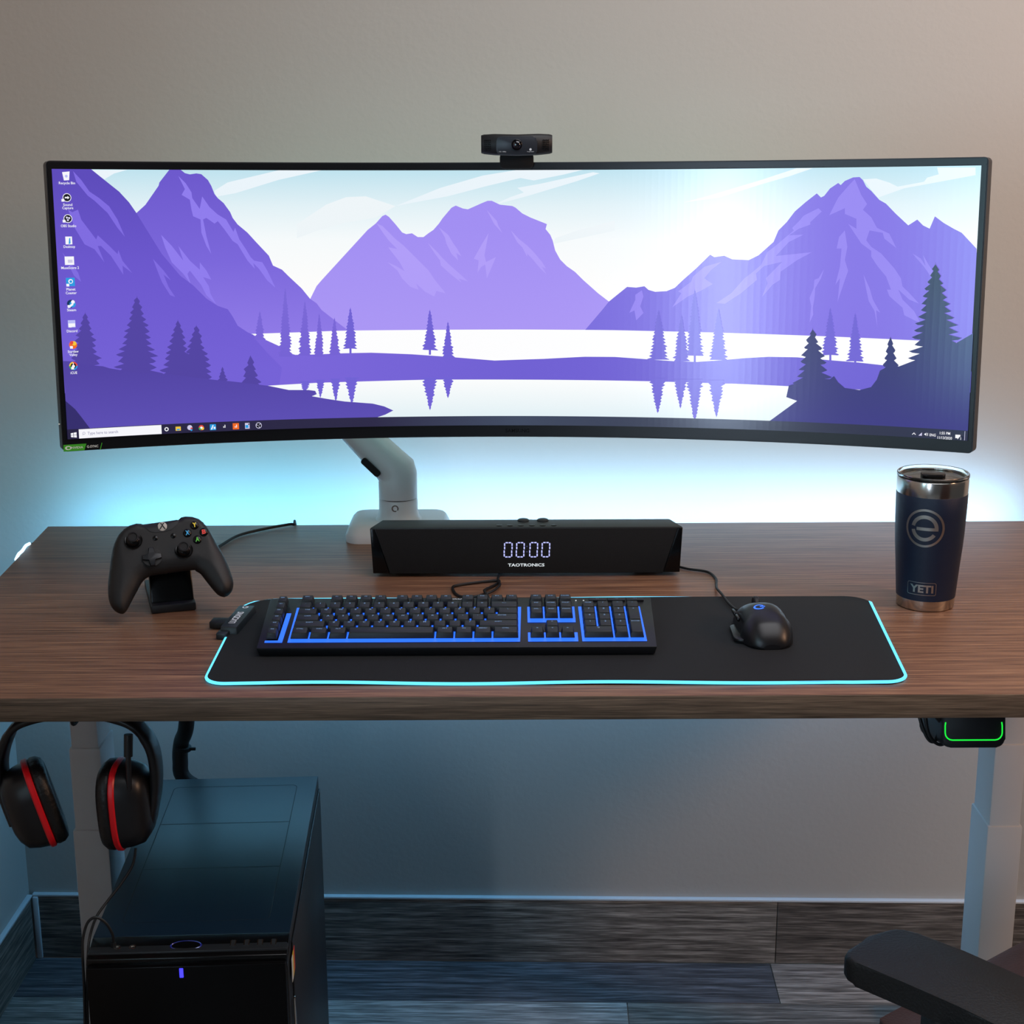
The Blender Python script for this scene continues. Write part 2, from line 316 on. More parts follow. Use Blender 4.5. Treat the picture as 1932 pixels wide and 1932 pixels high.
# wallpaper drawing: outline polygons in millimetres on the display
WALLPAPER=[
('cloud',[(-408.2,151.5),(-390.4,162.4),(-322,179.9),(-264.7,180.1),(-322.5,165.8),(-380,148.4),(-406.4,143.6)]),
('cloud',[(-165.3,130.8),(-104.2,154.9),(-45.6,171.4),(-0.6,180.7),(91.5,180.4),(64.6,172.2),(24.2,164.6),(6.1,168),(-41.2,157.1),(-93.1,143.9),(-142.7,135.1)]),
('cloud',[(-30,132.7),(-7.4,142.6),(10.6,148.6),(1.6,154.8),(33.2,160.2),(105,175.3),(114,173.7),(82.6,163.3),(15.2,143.7),(-25.5,133.2)]),
('cloud',[(227.8,134.3),(265.3,144),(330.8,163.1),(378.2,178.2),(399.9,178),(369.9,168.1),(331,157.3),(276.5,140.7)]),
('cloud',[(465.5,163),(482.5,163.9),(499.6,158.5),(510.4,153.2),(543.7,159.1),(547.6,164.3),(561.9,168.2),(559.4,176.9),(607.6,176.2),(608.1,166.6),(518.9,151),(485.6,139.3)]),
('cloud',[(-550.7,165.7),(-537.7,173.3),(-520.6,178.1),(-566.8,177.7)]),
('haze',[(-300.4,88.1),(-299.9,106.8),(-259.2,133.1),(-232.2,142.9),(-205.4,144),(-165.3,130.8),(-192.5,115.3),(-233,108.8),(-273.5,97.9)]),
('haze',[(51.4,79.2),(53.7,87),(83,97),(135.3,110.3),(135.4,97)]),
('mid',[(-289.5,1.3),(-284.4,6.4),(-275.4,23.5),(-268.5,31.2),(-204,98.8),(-192.6,107.6),(-183.5,117.5),(-179,119.3),(-174.5,116.4),(-165.7,106.4),(-156.8,95.3),(-151.2,93),(-143.3,94.1),(-135.5,89),(-127.6,88.9),(-120.7,94.1),(-113.9,98.5),(-105.9,107.4),(-101.3,114),(-88.7,128.4),(-82.8,131.3),(-73,127.3),(-66.2,126.2),(-57.1,130.1),(-45.8,135),(-39,137.6),(-33.4,137.6),(-22.1,132.3),(-5.2,130.5),(-0.7,128.2),(8.4,120.5),(19.7,114.9),(42.3,106),(40.5,99.3),(46.9,91.5),(50.3,83.7),(53.7,70.3),(60.6,58),(69.7,49),(81.1,41.2),(92.6,30),(113.2,12),(128.1,0.8),(154.7,-38.3),(-290.6,-39.2)]),
('midhi',[(-191.5,107.6),(-183.7,104.2),(-166,86.4),(-154.9,77.4),(-134.8,57.2),(-121.4,43.7),(-112.4,30.2),(-97.8,12),(-110.8,15.5),(-113.8,7.6),(-126.3,14.4),(-138.6,25.8),(-135.3,17.2),(-146.6,21.3),(-157.8,32.7),(-164.4,43.9),(-177.8,55.2),(-166.6,50.2),(-154.3,42.7),(-160.9,55.1),(-176.3,75.3),(-164,73),(-175.1,84.2),(-181.7,93.1)]),
('midhi',[(-122,81.3),(-108.6,68.3),(-103,61.6),(-94,52.6),(-76,36.8),(-66.9,28.2),(-79.4,32.3),(-76,26.7),(-91.9,39.1),(-104.2,50.4),(-105.3,57.1),(-112,66.1)]),
('midhi',[(-106,101.8),(-93.6,91.8),(-86.9,80.6),(-81.3,72.7),(-75.7,62.6),(-82.5,67.1),(-80.3,57),(-89.3,66),(-96,79.5),(-98.2,88.4)]),
('midhi',[(-40.2,125),(-26.7,110.5),(-24.5,103.9),(-18.8,93.8),(-30.1,106.1)]),
('midhi',[(-38.1,93.9),(-43.9,63.7),(-41.7,54.7),(-28,61.4),(-33.8,48),(-40.7,32.2),(-42.9,51.3),(-48.6,48),(-53.6,40.1),(-51.9,57),(-58.7,59.2),(-48.4,77.1)]),
('midhi',[(-7.5,97.8),(3.8,86),(15.2,77),(24.2,68.1),(35.6,54.6),(41.3,45.6),(35.6,47.9),(42.5,37.1),(33.4,45.6),(22,59.1),(15.2,65.8),(15.2,61.4),(8.3,74.8),(1.5,81.5)]),
('right',[(95.7,-38.6),(119.5,-10.5),(128.5,0.8),(153.2,20.8),(165.7,19.9),(177,21.8),(182.7,16.9),(191.8,14.3),(207.6,15.3),(218.8,19.9),(229.8,30.6),(247.4,46.3),(266,64.8),(271.7,61.5),(285,63.5),(296.2,58.7),(318.4,57.8),(331.5,64.4),(350.8,82),(356.9,97.2),(367.5,108),(377.9,122),(391.4,133.8),(406.1,145.4),(411.7,140.1),(416,142.2),(423.2,151.7),(433.6,158.6),(437,155.9),(442.1,161.1),(452.6,165.6),(461.1,166),(465.6,161.9),(470.2,153.5),(476.8,148.2),(487.9,136.5),(496.6,131.7),(509.9,118.6),(526.4,103.9),(537.6,111.3),(545.3,103.9),(553.9,99.8),(559.8,115.4),(571.3,107.1),(584.1,99.9),(594.7,94.7),(614.4,74.8),(642.8,44.5),(648.1,-46.1),(538.7,-44.2),(297.3,-41)]),
('righthi',[(454.9,163.1),(464.2,143),(472.2,131.3),(467.1,124),(478.2,114.4),(486.3,100.7),(502.5,93.3),(508.3,82.7),(512.3,74.9),(496.4,86.9),(494,94.3),(476.8,97.4),(473,84.7),(479.8,76.2),(493,67.8),(510.9,48.8),(520,36.1),(522.6,25.5),(533.7,15.1),(544.9,3.6),(531.9,8.6),(517.5,21.2),(523.4,8.4),(539,-6.2),(548.3,-22),(526.5,-11.9),(523.9,-2.3),(506.2,12.4),(502.6,20.9),(507.9,21),(500.7,38),(489.5,50.7),(480.4,63.4),(480.1,70.9),(466.8,80.4),(457.7,93.1),(448.6,105.9),(459.6,99.5),(459.1,112.3),(443.8,118.7),(443.5,126.1),(423.4,117),(434.4,140),(448.7,156.8)]),
('righthi',[(444.6,97.4),(448.7,76),(446.1,58.8),(451,44.8),(447.2,32.9),(438.5,3.5),(440.6,35),(434.8,26.2),(440,50.1),(441.2,73.8),(434.7,73.7),(437.4,88.8)]),
('righthi',[(409,126.2),(413.5,121.9),(398.8,108),(398.9,104.8),(383.9,99.4),(371.1,90.7),(390.7,91.8),(371.3,82),(354.4,63.4),(402.4,68.8),(383.1,58.2),(361.6,42.8),(360.9,31.8),(351.1,25.1),(337.2,8.4),(344.4,27.2),(342,33.8),(363.4,55.9),(339.3,50.2),(328.6,40.2),(329.9,31.5),(309.3,13.6),(287.4,-1.1),(276.1,-0.2),(295.9,13.4),(313.2,33.5),(321.9,40.2),(334.9,51.3),(343.2,68.8),(351.8,75.4),(377.4,97.2),(375.1,100.4),(384.6,110.1),(389.8,116.6)]),
('righthi',[(419.1,46.6),(415.6,34.6),(408.4,21.5),(407.8,8.4),(406.1,-4.8),(407,-13.6),(402.4,-24.6),(403.8,-2.6),(401.2,8.3),(406.2,21.4),(406.9,32.4),(412.3,34.6)]),
('righthi',[(471.3,40.1),(480,22.6),(484.9,7.6),(495.3,-9.4),(489.8,-6.3),(492.3,-28.5),(487.7,-7.4),(479.6,5.4),(475.7,20.4)]),
('righthi',[(533.4,68.1),(544.2,61.9),(551,52.5),(547.2,66.2),(555.1,53.6),(560.8,45.3),(559.1,37.8),(548.9,51.4)]),
('righthi',[(281.8,55.4),(267.6,44.2),(258.9,33.1),(270.3,25.4),(254.8,16.4),(237,8.4),(215.9,-6.4),(227.9,12.8),(223.4,15),(241.1,28.5),(243.2,35.2),(258.6,48.6)]),
('righthi',[(173.7,16.4),(176,7.9),(171.7,-5.6),(176.4,-14.6),(166.3,-24.9),(163.8,-11.3),(156.6,-14.8),(164.8,3.3),(164.7,10.1)]),
('left_far',[(-515.1,116.2),(-511.6,122.6),(-499.4,133.2),(-481.2,157.8),(-480,162),(-466.4,178.5),(-462.8,186.6),(-452.1,186.6),(-451.3,179.8),(-446.2,174.3),(-439.8,172.7),(-431.1,174),(-424.7,173),(-416.4,165.5),(-412.3,158),(-408.4,147.2),(-404.3,141.8),(-396.9,135.4),(-388.6,123.4),(-385.6,115.8),(-379.3,107.1),(-366.5,96.1),(-355.9,84),(-338.9,65.2),(-333.8,51.9),(-321.7,46.2),(-313.1,37.3),(-295.7,20.4),(-284.8,6.4),(-276,-0),(-269.5,-9.1),(-249.6,-25.2),(-230.7,-40.1),(-348.9,-39.8),(-366.8,-41.2),(-526.8,-37)]),
('left_farhi',[(-455,170.7),(-445.7,161.1),(-438.6,149.3),(-437.9,141.8),(-428.7,127.8),(-424.8,144),(-415.6,130),(-405.1,120.2),(-394.4,113.7),(-385.2,97.3),(-382.8,102.8),(-377.8,87.4),(-369.5,74.2),(-363.3,63.2),(-359,58.8),(-348,56.4),(-341.7,45.3),(-331.4,21.9),(-342.2,32),(-352.7,47.7),(-360.2,55.5),(-358.3,47.7),(-367.8,58.8),(-380.3,80.9),(-386.7,85.3),(-397.1,100.6),(-405.4,111.6),(-409.9,108.3),(-420.5,115.9),(-424.9,113.8),(-421.4,92.1),(-415.8,68.1),(-421.9,79),(-427.8,96.5),(-428.2,113.8),(-437.8,118.1),(-439.6,126.8),(-441.2,139.7),(-451.7,146.1),(-447.1,153.6)]),
('left_farhi',[(-480.9,94.2),(-467.5,79.4),(-453.2,59.7),(-458.9,79.3),(-444.5,59.6),(-431.9,47.5),(-431.5,57.3),(-423.2,46.3),(-417.1,34.1),(-428,37.6),(-420.8,25.4),(-419,15.4),(-411.8,0.9),(-424.5,13.3),(-430.6,26.6),(-445.1,46.5),(-448.5,42.2),(-444.7,28.6),(-453.9,42.3),(-468.5,57.7),(-476.2,77.3)]),
('lake',[(-369,-40),(-348.9,-39.8),(-304.1,-39.2),(-245.9,-37.9),(-122.7,-38.1),(0.5,-38.1),(136.9,-38.6),(188.2,-39.3),(297.3,-40.6),(425.9,-42.3),(538.9,-44.2),(582,-45.1),(583.6,-76.7),(546.4,-72.8),(523.4,-81.4),(431.6,-79.8),(315.6,-78.8),(250.5,-86),(95.3,-80.8),(-30.7,-85.7),(-86.2,-81.1),(-202.7,-74.1),(-305.1,-75.2),(-330.4,-71.8),(-327.1,-58.9),(-344.8,-49.5),(-363.6,-43.5)]),
('land',[(-379.7,-40.2),(-369,-41.9),(-363.5,-41.7),(-344.8,-49.7),(-329.3,-57.3),(-320.6,-65.8),(-307.2,-70),(-275.8,-70),(-241.5,-69.1),(-202.6,-68.9),(-146,-71.8),(-86.2,-76.6),(-30.6,-81.3),(38.3,-78.9),(95.2,-75.7),(137.3,-75.6),(188.8,-78.7),(218.2,-80.4),(250.4,-80.9),(283.8,-78),(315.5,-74.4),(348.6,-71.8),(387.2,-71.5),(431.4,-74.1),(469.5,-76),(501.7,-78.4),(525.3,-79.2),(566.8,-83),(661.3,-81.9),(662.9,-109.1),(526.9,-112.8),(377.8,-111),(299.1,-109.7),(288.9,-110),(189.3,-108.8),(137.7,-108.5),(-123.5,-107.5),(-221.8,-108.8),(-276.9,-109.6),(-349.8,-112.2),(-393,-110.9)]),
('left_near',[(-660.7,190.7),(-572.3,191.8),(-566.7,179.4),(-552.8,166.9),(-532.6,150.2),(-520.5,136.4),(-511.6,122.6),(-500.8,103.3),(-480.9,68.7),(-458.4,40.2),(-441.5,26.8),(-424.7,8.9),(-409.7,-1.3),(-396.7,-6),(-390.4,-16.1),(-384.2,-28.5),(-371.2,-37.7),(-363.5,-41.2),(-360.4,-48.1),(-345.3,-66.4),(-325.8,-87.3),(-331,-112.2),(-349.3,-118.5),(-679.3,-110.9)]),
('left_nearhi',[(-589.8,176),(-580,164.7),(-570.4,150.1),(-558.3,141.7),(-546.2,131.1),(-536.5,114.2),(-528,91.7),(-537,103.5),(-548.7,122.7),(-564.7,138.5),(-572.8,144.8),(-586.4,162.5)]),
('left_nearhi',[(-598.8,127),(-593.7,123.8),(-586.3,127),(-582.8,114.3),(-565.2,88.8),(-562.9,94.1),(-548.8,80.2),(-538.7,69.4),(-537.4,74.7),(-532.8,60.7),(-520.7,44.4),(-533.1,54.3),(-532.6,42.4),(-547.3,67.3),(-559.4,80.3),(-563.6,80.3),(-556.2,58.9),(-568,76.1),(-580.3,82.6),(-591.7,103.8)]),
('left_nearhi',[(-493.1,62.8),(-479.7,47),(-470.6,33.8),(-480,41.6),(-474.2,25.2),(-466.1,11.9),(-472.5,14.2),(-482.6,31.8),(-486.4,42.8)]),
('left_nearhi',[(-609.1,72.4),(-598.5,57.4),(-590.7,46.6),(-587.5,34.2),(-596.1,42.5),(-602.6,57.4)]),
('lake_low',[(-346.1,-111.6),(-276.9,-109.3),(-221.8,-108.8),(-123.5,-107.5),(137.7,-108.5),(189.3,-108.8),(288.9,-110),(377.8,-111),(428.6,-113.5),(387.4,-162.2),(241.8,-163.5),(1.1,-168.6),(-204.5,-166.9),(-248.4,-145.8),(-335.6,-121.4)]),
('tree_far',[(-353.9,-10.2),(-353.6,-9.1),(-353.3,-10.2),(-352.4,-13.4),(-352.6,-13.6),(-352.8,-14.6),(-351.9,-17.2),(-352.2,-17.9),(-352.4,-18.1),(-350.6,-21.2),(-351.2,-22.3),(-351.7,-23.4),(-350.8,-26.3),(-351.3,-26.6),(-351.8,-26.9),(-349.9,-29.8),(-350.5,-31),(-351,-31.4),(-348.5,-34.8),(-349.3,-35.3),(-350.2,-35.5),(-349.2,-39.5),(-350,-39.6),(-350.6,-40.1),(-348.8,-43.6),(-349.7,-44),(-350.7,-44.3),(-346.4,-48.2),(-347.6,-48.4),(-362.2,-48.2),(-363.4,-48.1),(-360.1,-45.1),(-361.5,-44.8),(-362.6,-44.1),(-358.7,-40.9),(-359.7,-40.5),(-360.5,-39.3),(-358.9,-36.7),(-359.9,-36.1),(-360.7,-35.3),(-358.1,-32.6),(-358.8,-31.8),(-359.5,-30.7),(-356.9,-28.1),(-357.6,-27.5),(-358.2,-26.4),(-356.8,-23.6),(-357.1,-23.2),(-357.6,-22.5),(-355.7,-19.9),(-356.1,-18.9),(-356.4,-18),(-354.8,-15.2),(-355,-14.6),(-355.2,-14)]),
('tree_far',[(-318.5,20.6),(-318.1,23.5),(-317.9,20.6),(-317.3,18.5),(-317.5,18.3),(-317.6,18.1),(-316.9,14.2),(-317.1,14),(-317.3,13.5),(-316.7,10.1),(-317,9.7),(-317.4,8.7),(-316.3,6.1),(-316.6,5.4),(-317.1,4.3),(-316.3,1.4),(-316.6,1.1),(-316.9,0.9),(-315.3,-2.9),(-315.8,-3.3),(-316.4,-4.4),(-314.8,-7.2),(-315.4,-7.6),(-316.2,-8.2),(-315,-11.8),(-315.6,-11.9),(-316.3,-12.6),(-314.4,-15.7),(-315.1,-16.3),(-316.1,-17.4),(-313.6,-20.5),(-314.4,-20.6),(-315.3,-21.4),(-314.4,-24.5),(-315.2,-25),(-316,-25.8),(-313.3,-29.2),(-314.2,-29.3),(-315.4,-30.4),(-312.8,-33),(-313.8,-33.7),(-315.2,-34.3),(-312.4,-37),(-313.5,-38),(-314.6,-38.6),(-313.9,-42),(-314.8,-42.4),(-315.5,-43.2),(-312,-45.9),(-313.1,-46.8),(-314.4,-47.3),(-311.5,-50.4),(-312.7,-51.1),(-314,-52.1),(-311.1,-55.1),(-312.4,-55.5),(-314.1,-55.7),(-312.7,-59.1),(-313.8,-59.9),(-315.3,-60.8),(-312.2,-64.1),(-313.4,-64.2),(-315.2,-64.7),(-311.1,-68.5),(-312.5,-68.6),(-314.4,-68.8),(-311.4,-71.6),(-312.7,-72.7),(-328.4,-71.9),(-329.6,-71.4),(-328.7,-68),(-329.8,-67.5),(-331.3,-67.4),(-325.9,-63.6),(-327.6,-63.2),(-328.7,-62.1),(-327,-59.4),(-328.7,-58.8),(-330,-58.1),(-326.3,-55.3),(-327.1,-54.5),(-328.1,-53.4),(-324.9,-50.8),(-326.3,-50.1),(-327.3,-49.9),(-325.4,-46.8),(-326.1,-45.8),(-327.1,-44.9),(-325.7,-42.2),(-326.6,-41.4),(-327.6,-41.1),(-324.5,-37.4),(-325.2,-37.1),(-326,-36.8),(-324.3,-33),(-325.3,-32.7),(-326.2,-32.3),(-324.1,-29.5),(-324.9,-28.4),(-325.7,-27.8),(-323.9,-24.9),(-324.5,-24.1),(-325.3,-23.6),(-323.5,-20.6),(-324.1,-19.7),(-324.9,-18.9),(-322.6,-15.9),(-323.1,-15.4),(-323.7,-14.6),(-321.8,-11.4),(-322.6,-11.1),(-323.1,-10.8),(-321.4,-7.7),(-321.9,-6.8),(-322.4,-6.6),(-321.6,-2.9),(-322,-2.5),(-322.5,-2),(-320.6,1.3),(-321,1.9),(-321.4,2),(-320.2,5.3),(-320.6,6.2),(-320.9,6.3),(-319.9,10),(-320.2,10.5),(-320.5,11.6),(-319.5,13.8),(-319.6,14.8),(-319.8,15.1),(-318.7,18.6),(-318.8,19.1),(-318.8,20.1)]),
('tree_far',[(-292.4,2.2),(-292,4.4),(-291.8,2.2),(-291,-1.1),(-291.1,-1.4),(-291.4,-1.8),(-290.6,-5.5),(-290.9,-5.8),(-291.1,-6.9),(-289.7,-9.4),(-290.1,-10.2),(-290.5,-10.8),(-289.3,-14.1),(-289.7,-14.7),(-290.2,-15.1),(-288.5,-18.9),(-289.1,-19.1),(-289.9,-19.2),(-288.5,-23.3),(-289.1,-23.6),(-289.8,-23.8),(-288.4,-27.7),(-289,-28),(-289.8,-28.2),(-288.3,-31.3),(-289,-32.4),(-290,-32.9),(-288.1,-36.7),(-288.8,-36.9),(-289.8,-37.7),(-286,-41.3),(-287.1,-41.4),(-288.4,-41.9),(-286.4,-44.8),(-287.4,-45.8),(-288.3,-46.9),(-285.5,-49.3),(-286.7,-50.3),(-287.8,-50.7),(-286.6,-54),(-287.6,-54.7),(-288.9,-55.2),(-285.6,-58.4),(-286.7,-59.2),(-287.8,-60.2),(-284.2,-63.2),(-285.6,-63.7),(-287,-64.2),(-285,-67.9),(-286.2,-68.2),(-287.6,-68.8),(-284.7,-71.6),(-286,-71.8),(-302.6,-71.1),(-304,-70.4),(-300,-67.2),(-300.9,-66.6),(-302,-66.1),(-301,-62.8),(-302,-62.2),(-303.3,-61.7),(-298.6,-58),(-299.9,-57.7),(-300.9,-57),(-299.9,-53.6),(-301.2,-53.2),(-302.5,-52.5),(-299.6,-48.9),(-300.5,-48.8),(-301.7,-48.4),(-297.6,-44.9),(-298.6,-44.4),(-299.4,-44),(-298.4,-40.5),(-299.4,-39.9),(-300.3,-38.8),(-297.3,-35.9),(-298.4,-35.5),(-299.3,-34.5),(-296.4,-31.4),(-297.3,-31.1),(-297.9,-30),(-295.9,-27.4),(-296.8,-26.6),(-297.4,-26),(-295.7,-23.3),(-296.4,-22.2),(-297,-21.4),(-295,-17.9),(-295.4,-17.8),(-295.8,-17.6),(-294.4,-13.7),(-294.8,-13.4),(-295.2,-12.8),(-294,-9.4),(-294.2,-9),(-294.5,-7.9),(-293.4,-5.3),(-293.6,-4.5),(-293.9,-4.3),(-292.8,-1.1),(-293,-0.1),(-293.1,0)]),
('tree_far',[(-273.3,-14.9),(-272.9,-13.2),(-272.7,-15),(-272,-17.7),(-272.2,-18.2),(-272.3,-19),(-271.4,-21.5),(-271.7,-22.8),(-272,-23.2),(-270.8,-27.1),(-271.2,-27.4),(-271.5,-28),(-270.5,-31.1),(-270.9,-31.9),(-271.4,-32.7),(-269.7,-36.1),(-270.2,-36.5),(-271,-37.1),(-269.4,-40.9),(-270,-41.1),(-270.5,-41.5),(-268.9,-44.9),(-269.6,-45.8),(-270.3,-45.9),(-268.3,-49.1),(-269.1,-50.4),(-270.2,-51.1),(-267.8,-54.6),(-268.7,-55),(-269.6,-55.2),(-268.6,-59),(-269.4,-59.6),(-270.3,-59.8),(-268.5,-64),(-269.3,-64.2),(-270.2,-65),(-268.1,-68.1),(-269,-68.8),(-269.7,-70),(-266.2,-73.3),(-267.4,-73.5),(-281.9,-73.1),(-283.1,-72.3),(-279.7,-68.8),(-280.9,-68.5),(-281.9,-68.1),(-279.5,-64),(-280.5,-63.9),(-281.5,-63.2),(-278.6,-59.5),(-279.3,-59.3),(-280.2,-58.9),(-278.5,-55.2),(-279.1,-54.7),(-279.9,-54.4),(-277.9,-50.3),(-278.5,-50.1),(-279.2,-49.1),(-276.7,-46.7),(-277.2,-45.6),(-277.8,-44.4),(-276.1,-41.9),(-276.7,-41),(-277.2,-39.9),(-275.7,-36.8),(-276.1,-36.4),(-276.5,-35.3),(-275.2,-32.2),(-275.8,-31.8),(-276.1,-30.7),(-274.9,-27.8),(-275.2,-27.2),(-275.4,-26.5),(-274.4,-23.6),(-274.5,-22.7),(-274.7,-22),(-273.7,-19),(-273.8,-18.1),(-273.9,-17.4)]),
('tree_far',[(-252.3,-20.8),(-252,-19.2),(-251.8,-20.8),(-251.2,-22.9),(-251.4,-23.6),(-251.5,-24.5),(-250.2,-27.3),(-250.5,-28.3),(-250.9,-29.3),(-249.8,-32.8),(-250.2,-33),(-250.5,-33.6),(-249.4,-36.6),(-249.8,-37.7),(-250.2,-38.7),(-248.7,-42.3),(-249.2,-42.4),(-250.1,-43.6),(-247.7,-46.8),(-248.4,-47.1),(-249.3,-47.6),(-246.7,-50.8),(-247.6,-51.9),(-248.3,-52.6),(-247.4,-56.5),(-248.2,-56.6),(-249,-57.8),(-246,-60.8),(-247,-61.3),(-248.2,-62),(-244.9,-65.5),(-246.1,-66.1),(-247,-66.8),(-244.3,-70.1),(-245.6,-70.8),(-260.4,-71.5),(-261.6,-70.9),(-258.9,-68.1),(-260.1,-67.4),(-261.2,-66.9),(-258,-63.4),(-259.1,-62.7),(-260,-62.5),(-257.6,-58.1),(-258.4,-58),(-259.3,-57.7),(-256.8,-53.4),(-257.7,-53.3),(-258.5,-52.4),(-256.4,-49),(-257,-48.5),(-257.7,-47.3),(-255.6,-44.8),(-256.5,-43.8),(-257.1,-43.5),(-255.5,-39.9),(-255.9,-39.1),(-256.5,-38.6),(-254.8,-35.5),(-255.1,-34.4),(-255.5,-33.3),(-254,-31),(-254.2,-29.8),(-254.5,-29.5),(-253.1,-25.4),(-253.2,-25.1),(-253.4,-24.5)]),
('tree_mid',[(-230.2,-7.4),(-229.9,-5.7),(-229.6,-7.4),(-228.7,-10.4),(-228.9,-11.1),(-229,-12),(-227.7,-14.4),(-228.1,-15.5),(-228.5,-16.1),(-227.1,-19.4),(-227.5,-19.8),(-228.2,-20.6),(-226.2,-24),(-226.8,-24.2),(-227.4,-25.2),(-224.9,-27.9),(-225.7,-28.6),(-226.5,-29),(-225.3,-32.6),(-226,-33),(-226.6,-33.9),(-224.7,-36.5),(-225.5,-37.4),(-226.5,-37.7),(-222.7,-41.2),(-223.8,-41.8),(-224.9,-42.6),(-223.2,-45.6),(-224.3,-46.2),(-225.7,-47),(-223.2,-49.5),(-224.3,-50.6),(-225.2,-50.8),(-222.1,-54.6),(-223.3,-55),(-225.2,-55.7),(-222.3,-58.9),(-223.5,-59.4),(-225.3,-60.2),(-221.6,-63),(-222.9,-63.3),(-229.6,-62.7),(-229.8,-69.3),(-232.7,-69.2),(-232.6,-62.6),(-240.1,-63),(-241.5,-62.2),(-237.6,-60),(-239.6,-59.4),(-241,-58.4),(-237.1,-55.4),(-238,-55),(-239.2,-54.6),(-236.5,-50.9),(-238.1,-50.7),(-239.2,-50.1),(-235.5,-46.4),(-236.6,-46.3),(-237.6,-45.9),(-235.5,-42.1),(-237,-41.9),(-238,-41.5),(-235.1,-37.9),(-235.7,-37.5),(-236.6,-37.1),(-234.9,-33.9),(-235.6,-33.1),(-236.4,-32.5),(-234.1,-29.6),(-234.6,-28.8),(-235.3,-28.7),(-233,-25.1),(-233.7,-24.4),(-234.2,-24),(-232.8,-20.8),(-233.3,-20.1),(-233.8,-19.3),(-231.7,-16),(-232,-15.7),(-232.3,-15.6),(-231.1,-11.8),(-231.4,-11.3),(-231.6,-10.3)]),
('tree_mid',[(-120.4,-11.2),(-120.1,-9.5),(-119.9,-11.2),(-118.8,-14.6),(-119,-14.9),(-119.2,-16),(-117.5,-18.5),(-117.9,-19.6),(-118.2,-20.6),(-117,-24),(-117.5,-24.3),(-118,-25.3),(-116.6,-28.3),(-117.1,-29),(-117.7,-29.7),(-115.2,-33.1),(-115.9,-33.7),(-117,-34),(-114.8,-37.6),(-115.6,-38.4),(-116.7,-39),(-113.9,-42.9),(-114.8,-43.1),(-116.1,-43.7),(-113,-47.1),(-114,-47.9),(-114.9,-48),(-111.8,-51.4),(-113,-52.6),(-114.8,-53.2),(-112.7,-56.3),(-113.9,-57.3),(-115.5,-57.8),(-111.8,-60.8),(-113.1,-62.1),(-114.9,-62.7),(-108.9,-66.4),(-110.6,-66.7),(-119.3,-66.1),(-119.4,-72.7),(-122.4,-72.7),(-122.3,-66.1),(-129.8,-65.7),(-131.2,-64.8),(-128.6,-61.4),(-130.1,-61),(-131.6,-60.1),(-127,-56.8),(-128,-56.3),(-129.2,-55),(-126,-52.8),(-127.2,-51.6),(-128.2,-50.8),(-125.5,-47),(-126.8,-46.9),(-127.9,-46.2),(-124.9,-42.6),(-125.6,-42.2),(-126.4,-41.5),(-124.1,-38.7),(-124.9,-37.4),(-125.6,-37),(-123.6,-33.1),(-124.5,-32.7),(-125.2,-31.9),(-122.8,-29.2),(-123.5,-28),(-124,-26.9),(-122.4,-24),(-122.9,-23.3),(-123.4,-22.7),(-121.9,-18.8),(-122.4,-18.6),(-122.8,-18.3),(-121.2,-14.7),(-121.3,-14),(-121.5,-13.2)]),
('tree_mid',[(-95.6,-28),(-95.3,-26.5),(-95,-28),(-94.2,-29.5),(-94.4,-30.7),(-94.6,-30.9),(-93,-34.7),(-93.3,-35.3),(-93.8,-36.1),(-92.6,-39.4),(-93,-39.9),(-93.3,-40.3),(-91.6,-43.6),(-92.1,-44.6),(-92.7,-45),(-90.5,-48.4),(-91.2,-49.2),(-92.2,-49.9),(-90.4,-53.2),(-91.1,-53.8),(-91.8,-54.1),(-90.2,-58.3),(-90.9,-58.4),(-92.1,-59.6),(-87.7,-62.1),(-88.8,-63.1),(-89.9,-64.3),(-88.3,-67.3),(-89.3,-67.7),(-90.4,-68.2),(-87.6,-71.5),(-88.8,-72.3),(-90.5,-72.5),(-85.7,-76.6),(-87.1,-77),(-103,-77),(-104.2,-76.6),(-101,-72.7),(-102.5,-72.3),(-103.6,-71.6),(-101.6,-68),(-102.5,-67.7),(-103.6,-67.1),(-101.2,-63.4),(-102.4,-63.1),(-103.4,-62),(-99.4,-59.6),(-100.5,-58.4),(-101.3,-58.3),(-99.6,-54.2),(-100.3,-53.8),(-101,-53.4),(-98.7,-49.3),(-99.2,-49.2),(-99.8,-49.1),(-98,-45.2),(-98.4,-44.6),(-98.9,-44.3),(-97.4,-41),(-97.9,-40),(-98.2,-39.2),(-96.7,-36),(-97,-35.4),(-97.3,-34.3),(-96.1,-31.5),(-96.3,-30.8),(-96.5,-29.7)]),
